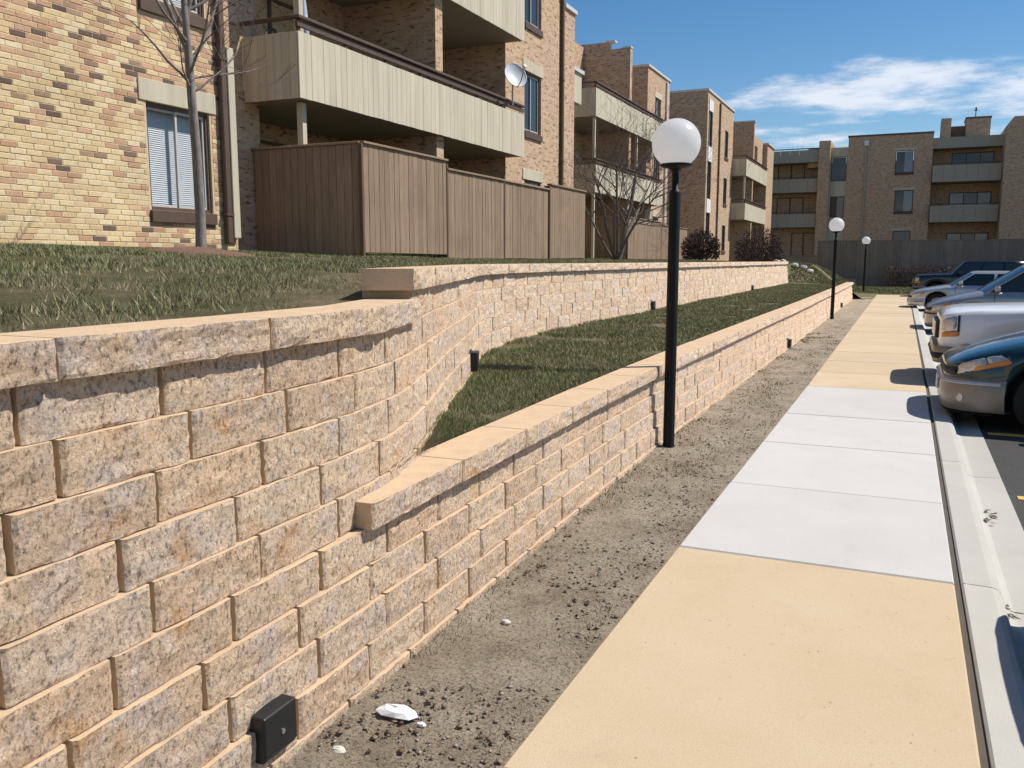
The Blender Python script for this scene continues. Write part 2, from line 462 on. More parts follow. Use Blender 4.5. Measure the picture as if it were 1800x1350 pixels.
# ------------------------------------------------------------------ plan curves
def bend(y):                         # the path drifts a little to the left in the distance
    return -0.0045 * max(0.0, y - 12.0)
def catmull(P, n=24):
    P = [Vector(p) for p in P]; P = [P[0] * 2 - P[1]] + P + [P[-1] * 2 - P[-2]]
    out = []
    for i in range(1, len(P) - 2):
        a, b, c, d = P[i-1:i+3]
        t1 = (c - a) * .5; t2 = (d - b) * .5
        m = (c - b).length
        t1 = t1 * (2 * m / max(1e-6, (c - a).length)) * 1.0; t2 = t2 * (2 * m / max(1e-6, (d - b).length))
        for k in range(n):
            t = k / n
            h1 = 2*t**3 - 3*t**2 + 1; h2 = -2*t**3 + 3*t**2; h3 = t**3 - 2*t**2 + t; h4 = t**3 - t**2
            out.append(b * h1 + c * h2 + t1 * h3 + t2 * h4)
    out.append(P[-2]); return out
class Curve2:
    def __init__(s, P):
        s.p = catmull(P); s.s = [0.0]
        for a, b in zip(s.p, s.p[1:]): s.s.append(s.s[-1] + (b - a).length)
        s.sa = np.array(s.s); s.x = np.array([q.x for q in s.p]); s.y = np.array([q.y for q in s.p])
        s.L = s.s[-1]
    def at(s, d): return Vector((float(np.interp(d, s.sa, s.x)), float(np.interp(d, s.sa, s.y))))
    def tan(s, d): return (s.at(d + .06) - s.at(d - .06)).normalized()
    def off(s, d, o):                # o metres towards the bank (left of travel)
        t = s.tan(d); return s.at(d) + Vector((-t.y, t.x)) * o
    def x_at_y(s, y): return float(np.interp(y, s.y, s.x))
    def s_at_y(s, y): return float(np.interp(y, s.y, s.sa))
LOW = Curve2([(-1.72, -1.6), (-1.78, 2.2), (-1.865, 4.8), (-1.93, 7.4), (-1.945, 12), (-1.95, 20), (-2.0, 30), (-2.06, 40.3)])
UPP = Curve2([(-1.80, -1.6), (-1.862, 2.2), (-1.925, 3.0), (-2.13, 3.65), (-2.60, 4.8), (-3.15, 6.2), (-3.78, 7.75), (-4.09, 9.3), (-4.19, 11.5), (-4.20, 16), (-4.22, 26), (-4.25, 36)])
RH, Z0, SET, CAPH = .147, .035, .016, .105
def row_z(k): return Z0 + RH * (k - 1)          # bottom of course k

def lawn_z(x, y):
    xw = UPP.x_at_y(min(y, 36)) - .40
    zc = 1.425 if y < 3.2 else (1.545 if y > 4.6 else 1.425 + .12 * (y - 3.2) / 1.4)
    zt = float(np.interp(y, [6, 11, 20, 28, 50, 62], [1.86, 1.80, 1.72, 1.69, 1.70, 1.70]))
    t = (xw - x) / max(.5, xw + 9.9)
    t = max(0.0, min(1.15, t))
    return zc + (zt - zc) * (t ** .9)
def slope_z(x, y):                  # grassy bank beyond the end of the upper wall
    low = float(np.interp(y, [36, 40, 44, 50], [.70, .60, .08, .03]))
    hi = float(np.interp(y, [36, 46, 56, 62], [1.56, 1.50, 1.05, .35]))
    t = max(0.0, min(1.0, (-2.35 - x) / 2.2)); t = t * t * (3 - 2 * t)
    f = max(0.0, min(1.0, (-1.75 - x) / .6)) if y > 40.1 else 1.0
    z = .02 + (low - .02) * f + (hi - low) * t
    if x > -4.45 and y < 38.6:
        q = max(0.0, (y - 36.0) / 2.6); q = q * q * (3 - 2 * q)
        z = (.70 + .05 * max(0.0, min(1.0, (-2.3 - x) / 1.9))) * (1 - q) + z * q
    return z

# ------------------------------------------------------------------ ground
g = MB(); g.face([(-900, -900, -.30), (900, -900, -.30), (900, 1500, -.30), (-900, 1500, -.30)], M['turf'])
tag(g.build('ground'), 'wide flat ground reaching the horizon', kind='structure')
pk = MB(); pk.face([(.70, -14, -.12), (32, -14, -.12), (32, 57.5, -.125), (.50, 57.5, -.125)], M['asphalt'])
tag(pk.build('parking_lot'), 'dark asphalt parking lot beside the kerb', kind='structure')
for k in range(-1, 15):
    y = 7.33 + 2.7 * k
    b = MB(); b.box(.86 + bend(y), 5.9, y - .05, y + .05, -.124, -.1155, M['paint'])
    tag(b.build('parking_line'), 'yellow painted line dividing parking bays', kind='structure')

def strip(name, x0f, x1f, z0, z1, y0, y1, mat, n=60):
    b = MB(); V = []; F = []
    for i in range(n + 1):
        y = y0 + (y1 - y0) * (i / n)
        V += [(x0f(y), y, z0), (x1f(y), y, z1)]
    for i in range(n): F.append((2*i, 2*i+1, 2*i+3, 2*i+2))
    b.mesh(V, F, mat); return b
# kerb: separate cast lengths with a rounded nose, then the gutter pan
kerb = empty('kerb', (.4, 0, 0)); tag(kerb, 'pale concrete kerb between walk and parking bays', kind='structure')
ky = [-6, -3, 0, 2.1, 4.86] + [4.86 + 3.05 * i for i in range(1, 18)]
for a, b_ in zip(ky, ky[1:]):
    if b_ > 57: break
    b = MB(); n = 6; V = []; F = []
    prof = [(.352, -.30), (.352, -.012), (.362, -.002), (.49, -.003), (.515, -.010), (.532, -.03), (.545, -.06), (.56, -.105), (.60, -.118), (.80, -.108), (.80, -.30)]
    for i in range(n + 1):
        y = a + .004 + (b_ - a - .008) * i / n
        for (x, z) in prof: V.append((x + bend(y), y, z))
    m = len(prof)
    for i in range(n):
        for k in range(m - 1): F.append((i*m+k, i*m+k+1, (i+1)*m+k+1, (i+1)*m+k))
    F += [tuple(range(m)), tuple(range(n*m + m - 1, n*m - 1, -1))]
    b.mesh(V, F, M['curb']); b.build('kerb_length', kerb)
jf = strip('joint_strip', lambda y: .318 + bend(y), lambda y: .356 + bend(y), -.022, -.022, -6, 46.2, M['joint'])
jf.build('joint_strip', kerb)
# leaf litter and rust stain left in the gutter
for (x, y, s) in ((.60, 6.55, .05), (.63, 6.75, .035), (.70, 4.75, .05), (.58, 4.82, .03), (.57, 19.5, .05)):
    b = MB()
    for k in range(5):
        px, py = x + rnd.uniform(-s, s), y + rnd.uniform(-s, s) * 2.2
        q = rnd.uniform(.012, .026); a = rnd.uniform(0, 3); zz = -.116 + rnd.uniform(.003, .014)
        pts = [(px + q * math.cos(a + t) * (1.6 if i % 2 == 0 else .7), py + q * math.sin(a + t) * (1.6 if i % 2 == 0 else .7), zz + rnd.uniform(0, .01)) for i, t in enumerate((0, 1.57, 3.14, 4.71))]
        b.face(pts, M['litter'])
    tag(b.build('leaf_litter'), 'dead brown leaves caught in the concrete gutter', kind='stuff')

# walk: separate slabs
walk = empty('sidewalk', (-.4, 0, 0)); tag(walk, 'concrete walk of tan slabs with a run of new white slabs', kind='structure')
cuts = [-2.5, -.6, .9, 2.38, 4.83, 6.46, 8.1, 9.73, 12.02]
cuts += [12.02 + 1.62 * i for i in range(1, 22)]
for a, b_ in zip(cuts, cuts[1:]):
    if b_ > 46.3: break
    new = 4.8 < a < 12
    jitter = rnd.uniform(-.003, .003)
    za = 0.0 + jitter; V = []; g_ = .006
    b = MB()
    x0a, x1a, x0b, x1b = -1.12 + bend(a), .318 + bend(a), -1.12 + bend(b_), .318 + bend(b_)
    e = .008
    lo = [(x0a, a + g_, -.12), (x1a, a + g_, -.12), (x1b, b_ - g_, -.12), (x0b, b_ - g_, -.12)]
    md = [(p[0], p[1], za - e) for p in lo]
    tp = [(x0a + e, a + g_ + e, za), (x1a - e, a + g_ + e, za), (x1b - e, b_ - g_ - e, za), (x0b + e, b_ - g_ - e, za)]
    V = lo + md + tp
    F = [(8, 9, 10, 11)]
    for l in (0, 4):
        for k in range(4): F.append((l + k, l + (k + 1) % 4, l + 4 + (k + 1) % 4, l + 4 + k))
    b.mesh(V, F, M['white_slab'] if new else M['tan_slab'])
    o = b.build('slab', walk)
    if new: o['label'] = 'new white concrete slab'
b = strip('bed', lambda y: -1.14 + bend(y), lambda y: .34 + bend(y), -.055, -.055, -2.5, 46.2, M['joint']); b.build('slab_bedding', walk)

# soil strip between wall and walk, finely lumpy
ys = np.concatenate([np.arange(-1.5, 9, .035), np.arange(9, 20, .08), np.arange(20, 42.5, .25)])
nx = 30; V = []; F = []
for i, y in enumerate(ys):
    xa = LOW.x_at_y(min(y, 40)) - .12; xb = -1.10 + bend(y)
    for k in range(nx):
        x = xa + (xb - xa) * k / (nx - 1)
        h = .020 * noise.noise((x * 3.2, y * 2.6, 1.3)) + .012 * noise.noise((x * 11, y * 11, 4)) + .007 * noise.noise((x * 34, y * 34, 7))
        edge = min(1.0, (nx - 1 - k) / 4.0)
        V.append((x, y, -.022 + .030 * (1 - k / (nx - 1)) + h * (.35 + .65 * edge)))
for i in range(len(ys) - 1):
    for k in range(nx - 1): F.append((i*nx+k, i*nx+k+1, (i+1)*nx+k+1, (i+1)*nx+k))
tag(np_mesh('soil_strip', V, F, M['soil'], smooth=True), 'bare gravelly soil strip along the foot of the wall', kind='structure')
def chips(name, label, n, mat, lo, hi, flat, yr, seed, lift=.0):
    r = random.Random(seed); V = []; F = []
    for _ in range(n):
        y = yr[0] + (yr[1] - yr[0]) * r.random() ** 1.8
        xa = LOW.x_at_y(y) + .01; xb = -1.13 + bend(y)
        x = xa + (xb - xa) * r.random()
        if noise.noise((x * 2.2, y * 1.4, seed)) < -.12: continue
        s = lo + (hi - lo) * r.random() ** 3; a = r.uniform(0, 6.28); t = (x - xa) / (xb - xa)
        z = -.018 + .028 * (1 - t) + .020 * noise.noise((x * 3.2, y * 2.6, 1.3)) + .012 * noise.noise((x * 11, y * 11, 4)) + lift
        i0 = len(V)
        for (dx, dy, dz) in ((1, 0, 0), (0, .8, .1), (-1, 0, 0), (0, -.8, .1), (.1, .1, flat), (0, 0, -.6 * flat)):
            q = r.uniform(.7, 1.25)
            V.append((x + s * q * (dx * math.cos(a) - dy * math.sin(a)), y + s * q * (dx * math.sin(a) + dy * math.cos(a)), z + s * q * dz))
        F += [(i0, i0+1, i0+4), (i0+1, i0+2, i0+4), (i0+2, i0+3, i0+4), (i0+3, i0, i0+4), (i0+1, i0, i0+5), (i0+2, i0+1, i0+5), (i0+3, i0+2, i0+5), (i0, i0+3, i0+5)]
    tag(np_mesh(name, V, F, mat), label, kind='stuff')
chips('gravel', 'small pebbles scattered over the bare soil strip', 12000, M['pebble'], .003, .015, .5, (.6, 26), 3)
chips('mulch', 'dark woody crumbs lying over the bare soil strip', 3400, M['litter'], .004, .020, .18, (.6, 26), 5, .004)

# flat grass and lane end beyond the walk
V = []; F = []; nxx, nyy = 40, 50
for i in range(nyy + 1):
    for k in range(nxx + 1):
        x = -14 + 14.46 * k / nxx; y = 40.2 + 21 * i / nyy
        z = slope_z(x, y) + .02 * noise.noise((x * .7, y * .7, 2))
        if x > -1.45 and y < 46.6: z = -.06
        V.append((x, y, z))
for i in range(nyy):
    for k in range(nxx): a = i * (nxx + 1) + k; F.append((a, a + 1, a + nxx + 2, a + nxx + 1))
tag(np_mesh('lawn', V, F, M['turf'], smooth=True), 'mown grass beyond the end of the walk', kind='structure')
b = MB(); b.box(-2.2, -1.28, 41.2, 41.5, -.06, .03, M['tan_slab'], .01)
tag(b.build('kerb_stone'), 'pale stone edging closing the far end of the soil strip', kind='structure')

# bank beyond the upper wall's end, upper lawn, terrace lawn
V = []; F = []; nxx, nyy = 46, 30
for i in range(nyy + 1):
    for k in range(nxx + 1):
        x = -14 + (LOW.x_at_y(38) - .28 + 14) * k / nxx; y = 36.05 + 4.4 * i / nyy
        V.append((x, y, slope_z(x, y) + .02 * noise.noise((x * .7, y * .7, 2)) + (.002 if i else 0)))
for i in range(nyy):
    for k in range(nxx): a = i * (nxx + 1) + k; F.append((a, a + 1, a + nxx + 2, a + nxx + 1))
tag(np_mesh('bank', V, F, M['turf'], smooth=True), 'grass bank sloping down past the end of the upper wall', kind='structure')
V = []; F = []; ny, nx = 120, 26
for i in range(ny + 1):
    y = -6 + 42.0 * i / ny
    xw = UPP.off(UPP.s_at_y(y) if y > -1.6 else 0, .27).x if y > -1.6 else UPP.x_at_y(-1.6) - .27
    for k in range(nx + 1):
        x = xw + (-15.5 - xw) * k / nx
        V.append((x, y, lawn_z(x, y) + .025 * noise.noise((x * .6, y * .6, 5)) * min(1, k / 3)))
for i in range(ny):
    for k in range(nx): a = i * (nx + 1) + k; F.append((a, a + nx + 1, a + nx + 2, a + 1))
tag(np_mesh('upper_lawn', V, F, M['turf'], smooth=True), 'upper lawn between the curving wall and the building', kind='structure')
def terr(y, t):
    xa = LOW.x_at_y(y) - .27; xb = UPP.x_at_y(y) - .03
    return xa + (xb - xa) * t, .685 + .06 * t + .018 * noise.noise((t * 2.5 + 3, y * .8, 9))
V = []; F = []; ny, nx = 110, 12
for i in range(ny + 1):
    y = 2.9 + 33.4 * (i / ny) ** 1.3
    for k in range(nx + 1):
        x, z = terr(y, k / nx); V.append((x, y, z))
for i in range(ny):
    for k in range(nx): a = i * (nx + 1) + k; F.append((a, a + nx + 1, a + nx + 2, a + 1))
tag(np_mesh('terrace_lawn', V, F, M['turf'], smooth=True), 'grass terrace between the two stone walls', kind='structure')

def blades(name, label, pts, h, w, seed):
    r = np.random.RandomState(seed); P = np.array(pts); n = len(P)
    d = np.maximum(np.hypot(P[:, 0], P[:, 1]), 2.5)
    hh = h * r.uniform(.5, 1.35, n); ww = w * np.clip(d / 6.0, .8, 4.0) * r.uniform(.7, 1.3, n)
    a = r.uniform(0, 2 * np.pi, n); la = r.uniform(0, 2 * np.pi, n); ln = hh * r.uniform(.2, 1.3, n)
    dx, dy = np.cos(a) * ww, np.sin(a) * ww
    V = np.empty((n, 3, 3), dtype=np.float32)
    V[:, 0] = np.stack([P[:, 0] - dx, P[:, 1] - dy, P[:, 2] - .01], 1)
    V[:, 1] = np.stack([P[:, 0] + dx, P[:, 1] + dy, P[:, 2] - .01], 1)
    V[:, 2] = np.stack([P[:, 0] + np.cos(la) * ln, P[:, 1] + np.sin(la) * ln, P[:, 2] + hh], 1)
    F = np.arange(3 * n).reshape(n, 3)
    tag(np_mesh(name, V.reshape(-1, 3), F, M['blade']), label, kind='stuff')
r = random.Random(5); pts = []
while len(pts) < 170000:
    y = 2.95 + 33 * r.random() ** 1.9; t = r.random(); x, z = terr(y, .02 + .97 * t)
    if noise.noise((x * 1.7, y * 1.2, 21)) < -.42 + .3 * r.random(): continue
    pts.append((x, y, z))
blades('grass', 'short green grass growing on the terrace between the walls', pts, .034, .0036, 1)
pts = []
while len(pts) < 300000:
    y = -1 + 37 * r.random() ** 1.7
    xw = UPP.off(UPP.s_at_y(max(y, -1.5)), .31).x
    x = xw + (-10.2 - xw) * r.random()
    dens = noise.noise((x * 1.1, y * 1.1, 31)) + .5 * noise.noise((x * 4, y * 4, 3))
    if dens < -.30 + .40 * r.random(): continue
    if x > xw - .5 and y < 3.8 and r.random() < .55: continue
    pts.append((x, y, lawn_z(x, y) + .025 * noise.noise((x * .6, y * .6, 5))))
blades('grass', 'patchy green and straw-coloured grass growing on the upper lawn', pts, .034, .0038, 2)
pts = []
for _ in range(26000):
    x = -9 + (LOW.x_at_y(38) - .3 + 9) * r.random(); y = 36.3 + 8 * r.random()
    if x > -2.4 and y > 40: continue
    pts.append((x, y, slope_z(x, y) + .02 * noise.noise((x * .7, y * .7, 2))))
for _ in range(26000):
    x = -6 + 6.4 * r.random(); y = 46.8 + 11 * r.random()
    pts.append((x, y, slope_z(x, y) + .01))
blades('grass', 'mown grass growing on the far bank and round the far lamp', pts, .055, .006, 3)

pts = []
for _ in range(9000):
    y = .8 + 20 * r.random() ** 1.6; xa = LOW.x_at_y(y) + .01; xb = -1.14 + bend(y); t = r.random() ** 1.5
    x = xa + (xb - xa) * t
    if noise.noise((x * 3, y * 1.6, 44)) < .12: continue
    pts.append((x, y, -.012 + .028 * (1 - t)))
blades('weeds', 'sparse straw and weeds sprouting in the soil strip', pts, .016, .003, 4)

# ------------------------------------------------------------------ split-face retaining walls
def block_variant(L, H, D, seed, mats, rough=.012, nx=11, nz=5, edge=.006):
    r = random.Random(seed); b = MB(); V = []
    for j in range(nz):
        for i in range(nx):
            u, v = i / (nx - 1), j / (nz - 1)
            if i == 1: u = .012 / L
            if i == nx - 2: u = 1 - .012 / L
            if nz > 4 and j == 1: v = .011 / H
            if nz > 4 and j == nz - 2: v = 1 - .011 / H
            x = -L / 2 + L * u; z = H * v
            eu = min(u, 1 - u) * L / .012; ev = min(v, 1 - v) * H / .011
            k = min(1.0, eu); k2 = min(1.0, ev)
            o = edge * k * (.80 + .20 * k2)
            if 1 < i < nx - 2 and (1 < j < nz - 2 or (nz <= 4 and 0 < j < nz - 1)):
                o += rough * noise.noise((x * 9 + seed * 7.1, z * 11, seed * 1.7)) * 1.6 + r.uniform(-rough, rough) * .5
                x += r.uniform(-.3, .3) * L / nx; z += r.uniform(-.3, .3) * H / nz
            else:
                o += r.uniform(-.0036, .0030)
                if j in (0, 1, nz - 2, nz - 1) and 0 < i < nx - 1: z += r.uniform(-.0028, .0012) * (1 if j > 1 else -1)
            V.append((x, -o, z))
    F = [(j*nx+i, j*nx+i+1, (j+1)*nx+i+1, (j+1)*nx+i) for j in range(nz-1) for i in range(nx-1)]
    b.mesh(V, F, mats[0], False)
    top = [V[(nz-1)*nx+i] for i in range(nx)]; bot = [V[i] for i in range(nx)]
    b.face(top + [(L/2, D, H), (-L/2, D, H)], mats[1]); b.face([(-L/2, D, 0), (L/2, D, 0)] + bot[::-1], mats[1])
    lf = [V[j*nx] for j in range(nz)]; rg = [V[j*nx+nx-1] for j in range(nz)]
    b.face(lf + [(-L/2, D, H), (-L/2, D, 0)], mats[1]); b.face(rg[::-1] + [(L/2, D, 0), (L/2, D, H)], mats[1])
    b.face([(L/2, D, 0), (-L/2, D, 0), (-L/2, D, H), (L/2, D, H)], mats[1])
    return b
BL, CL = .455, .80
bmat = (M['block'], M['blocktop'])
BLOCKS = [block_variant(BL - .017, RH - .002, .24, s, bmat, .007, 13, 7) for s in range(14)]
CAPS = [block_variant(CL - .008, CAPH, .255, 40 + s, bmat, .008, 19, 7, .009) for s in range(8)]
HALVES = [block_variant(BL / 2 - .017, RH - .002, .24, 80 + s, bmat, .009, 8, 7) for s in range(4)]
FAR = [block_variant(BL - .017, RH - .002, .24, 60 + s, bmat, .010, 6, 3) for s in range(6)]
ME = {id(b): b.data('block' if b not in CAPS else 'cap_stone') for b in BLOCKS + CAPS + HALVES + FAR}
def lay(curve, s0, s1, off, z, items, fars, variants, pitch, name, stagger=0.0):
    s = s0 - (stagger if stagger else 0); first = True
    while s < s1 - .08:
        a = max(s, s0); e = min(s + pitch, s1)
        if e - a > .12:
            c = (curve.off(a, off) + curve.off(e, off)) / 2; d = curve.off(e, off) - curve.off(a, off)
            half = (e - a) < pitch * .75 and variants is BLOCKS
            vis, wgt = in_photo((c.x, c.y, z + .07))
            items.append((vis, wgt, c.x, c.y, z, math.atan2(d.y, d.x), half, name, d.length, variants))
        s += pitch
def finish_wall(items, root, nmax):
    order = sorted(range(len(items)), key=lambda i: (not items[i][0], -items[i][1]))
    keep = set(order[:nmax]); r = random.Random(9)
    allV, allF, allM = [], [], []; stuff = MB(); stuff.mi(bmat[0]); stuff.mi(bmat[1])
    for i, (vis, wgt, x, y, z, a, half, name, ln, variants) in enumerate(items):
        far = wgt < 1 / 14.
        src = r.choice(HALVES if half else variants)
        full = BL / 2 if half else (CL if variants is CAPS else BL)
        a += r.uniform(-.006, .006)
        jx = r.uniform(-.004, .004)
        x2, y2 = x + jx * math.sin(a), y - jx * math.cos(a)
        sc = ln / full
        if i in keep:
            o = bpy.data.objects.new(name, ME[id(src)]); o.location = (x2, y2, z); o.rotation_euler = (0, 0, a); o.scale = (sc, 1, 1)
            col.objects.link(o); par(o, root)
        else:
            if far and variants is BLOCKS and not half: src = r.choice(FAR)
            ca, sa = math.cos(a), math.sin(a); b0 = len(stuff.v)
            stuff.v += [(x2 + p[0] * sc * ca - p[1] * sa, y2 + p[0] * sc * sa + p[1] * ca, z + p[2]) for p in src.v]
            stuff.f += [tuple(b0 + q for q in f) for f in src.f]; stuff.m += src.m; stuff.sm += src.sm
    if stuff.v:
        o = stuff.build('block_courses', root); o['kind'] = 'stuff'
low_wall = empty('retaining_wall', (-1.9, 8, 0))
tag(low_wall, 'low split-face stone wall with tan caps beside the soil strip', 'wall', 'stone retaining walls')
items = []
for k in range(0, 5):
    lay(LOW, 0, LOW.L, k * SET, row_z(k), items, None, BLOCKS, BL, 'block', (BL / 2 if k % 2 else 0) + .07 * (k % 3))
lay(LOW, LOW.s_at_y(2.70), LOW.L, 4 * SET - .045, row_z(5) + .001, items, None, CAPS, CL, 'cap_stone')
finish_wall(items, low_wall, 300)
up_wall = empty('retaining_wall', (-3, 8, .7))
tag(up_wall, 'tall split-face stone wall that curves back below the upper lawn', 'wall', 'stone retaining walls')
items = []; s_step = UPP.s_at_y(3.72)
for k in range(5, 10):
    lay(UPP, 0, UPP.L, (k - 5) * SET, row_z(k), items, None, BLOCKS, BL, 'block', (BL / 2 if k % 2 else 0) + .07 * (k % 3))
lay(UPP, s_step + .02, UPP.L, 5 * SET, row_z(10), items, None, BLOCKS, BL, 'block')
lay(UPP, .1, s_step, 4 * SET - .040, row_z(10) + .001, items, None, CAPS, CL, 'cap_stone', .25)
lay(UPP, s_step - .06, UPP.L, 5 * SET - .040, row_z(11) + .001, items, None, CAPS, CL, 'cap_stone')
finish_wall(items, up_wall, 300)

# pale stones lying about
def stone(x, y, z, sx, sy, sz, seed, label, name='stone', mat=None, group=None):
    r = random.Random(seed); b = MB(); V = []; F = []; n = 9
    for j in range(5):
        ph = -math.pi / 2 + math.pi * j / 4
        for k in range(n):
            q = 2 * math.pi * k / n; m_ = r.uniform(.75, 1.15)
            V.append((x + sx * math.cos(ph) * math.cos(q) * m_, y + sy * math.cos(ph) * math.sin(q) * m_, z + sz * math.sin(ph) * r.uniform(.8, 1.1) + sz * .55))
    for j in range(4):
        for k in range(n): F.append((j*n+k, j*n+(k+1) % n, (j+1)*n+(k+1) % n, (j+1)*n+k))
    b.mesh(V, F, mat or M['stone_w'])
    return tag(b.build(name), label, 'stone', group)
stone(-1.60, 2.52, .006, .080, .045, .022, 1, 'largest white stone on the soil near the black wall light', mat=M['white'])
stone(-1.49, 2.50, .0, .020, .012, .010, 2, 'tiny white chip just right of the largest white stone', mat=M['white'])
stone(-1.66, 2.24, .004, .030, .018, .010, 3, 'small white stone below the largest one at the bottom edge')
stone(-1.585, 3.43, .0, .024, .018, .012, 4, 'small pale stone alone in the soil beside the large tan slab')
for i, (x, y, lab) in enumerate(((-5.02, 38, 'white rock highest up beside the end of the upper wall'), (-4.72, 37.9, 'white rock second from the top of the bank'), (-4.25, 38, 'white rock third down the grass bank'), (-3.93, 38.1, 'white rock fourth down the grass bank'), (-3.66, 38, 'lowest white rock on the grass bank'))):
    stone(x, y, slope_z(x, y), .16, .14, .10, 20 + i, lab, 'rock', None, 'white rocks edging the bank')

# black step lights fixed to the walls
def wall_light(x, y, z, rz, label, big=1.0):
    t = empty('wall_light', (x, y, z), rz)
    tag(t, label, 'wall light', 'black lights fixed to the stone walls')
    b = MB(); w, h, d = .082 * big, .158 * big, .050
    V = [(-w, .02, 0), (w, .02, 0), (w, -d * .75, 0), (-w, -d * .75, 0), (-w, .02, h), (w, .02, h), (w, -d, h), (-w, -d, h), (-w, -d, .02), (w, -d, .02)]
    F = [(0, 1, 2, 3), (4, 7, 6, 5), (7, 8, 9, 6), (8, 3, 2, 9), (0, 3, 8, 7, 4), (1, 5, 6, 9, 2), (0, 4, 5, 1)]
    b.mesh(V, F, M['blackbox'])
    hs = b.build('housing', t, True)
    md = hs.modifiers.new('b', 'BEVEL'); md.width = .008; md.segments = 3
    b = MB(); b.box(-w - .012, w + .012, .012, .03, -.02, h + .015, M['blackbox'], .004); b.build('back_plate', t, True)
    b = MB(); b.tube([(.006, -d - .004, h * .48), (.006, -d + .004, h * .48)], .009, M['steel'], 10); b.build('screw', t, True)
def rz_at(c, y): d = c.tan(c.s_at_y(y)); return math.atan2(d.y, d.x)
wall_light(LOW.x_at_y(2.06) - .02, 2.06, .072, rz_at(LOW, 2.06), 'large black light on the wall nearest the camera')
wall_light(UPP.x_at_y(6.2) - .01, 6.2, .765, rz_at(UPP, 6.2), 'black light where the wall curves beside the lamp shadow')
wall_light(UPP.x_at_y(15.5) - .01, 15.5, .755, rz_at(UPP, 15.5), 'black light on the upper wall just left of the near lamp post')
wall_light(UPP.x_at_y(26.9) - .01, 26.9, .75, rz_at(UPP, 26.9), 'farthest black light on the upper wall above the grass')
wall_light(LOW.x_at_y(16.9) + .0, 16.9, .03, rz_at(LOW, 16.9), 'black light low on the wall between the two nearer lamps')
wall_light(LOW.x_at_y(32.3) + .0, 32.3, .03, rz_at(LOW, 32.3), 'black light at the far end of the low wall')

# globe lamps
def lamp(x, y, z, label):
    t = empty('street_lamp', (x, y, z)); tag(t, label, 'street lamp', 'globe lamps along the walk')
    b = MB(); b.lathe([(0, 0), (.066, 0), (.066, .012), (.054, .03), (.050, .06), (.049, 2.24), (.044, 2.262), (.030, 2.27), (.030, 2.44)], (0, 0, 0), M['black'], 20); b.build('post', t, True)
    b = MB(); b.lathe([(.030, 2.42), (.060, 2.445), (.120, 2.46), (.140, 2.475), (.128, 2.485), (0, 2.486)], (0, 0, 0), M['black'], 28); b.build('fitter', t, True)
    prof = []; rr = .205; zc = 2.655
    a0 = -math.asin((zc - 2.478) / rr)
    for i in range(25):
        a = a0 + (math.pi / 2 - a0) * i / 24; prof.append((max(.0005, rr * math.cos(a)), zc + rr * math.sin(a)))
    b = MB(); b.lathe(prof, (0, 0, 0), M['globe'], 40); b.build('globe', t, True)
lamp(-1.845, 7.46, -.02, 'nearest black lamp post with a large white globe')
lamp(-1.865, 26.2, -.02, 'second globe lamp, halfway along the walk')
lamp(-1.97, 48.2, 0, 'farthest globe lamp, standing in grass past the walk')
# ------------------------------------------------------------------ buildings
class Fr:
    """a facade plane: u runs along the facade, z up, d outwards"""
    def __init__(s, face, at):
        s.face, s.a = face, at
    def P(s, u, z, d=0.0):
        if s.face == '+X': return (s.a + d, u, z)
        return (u, s.a - d, z)          # '-Y'
    def box(s, mb, u0, u1, z0, z1, d0, d1, mat, bev=0):
        a, b = s.P(u0, z0, d0), s.P(u1, z1, d1)
        mb.box(a[0], b[0], a[1], b[1], a[2], b[2], mat, bev)
def panel(mb, fr, u0, u1, z0, z1, holes, mat, rev=.14, rmat=None):
    us = sorted({u0, u1} | {h[i] for h in holes for i in (0, 1) if u0 < h[i] < u1})
    zs = sorted({z0, z1} | {h[i] for h in holes for i in (2, 3) if z0 < h[i] < z1})
    for a, b in zip(us, us[1:]):
        for c, d in zip(zs, zs[1:]):
            m = ((a + b) / 2, (c + d) / 2)
            if any(h[0] < m[0] < h[1] and h[2] < m[1] < h[3] for h in holes): continue
            mb.face([fr.P(a, c), fr.P(b, c), fr.P(b, d), fr.P(a, d)], mat)
    for h in holes:
        q = [(h[0], h[2]), (h[1], h[2]), (h[1], h[3]), (h[0], h[3])]
        for (ua, za), (ub, zb) in zip(q, q[1:] + q[:1]):
            mb.face([fr.P(ua, za), fr.P(ub, zb), fr.P(ub, zb, -rev), fr.P(ua, za, -rev)], rmat or mat)
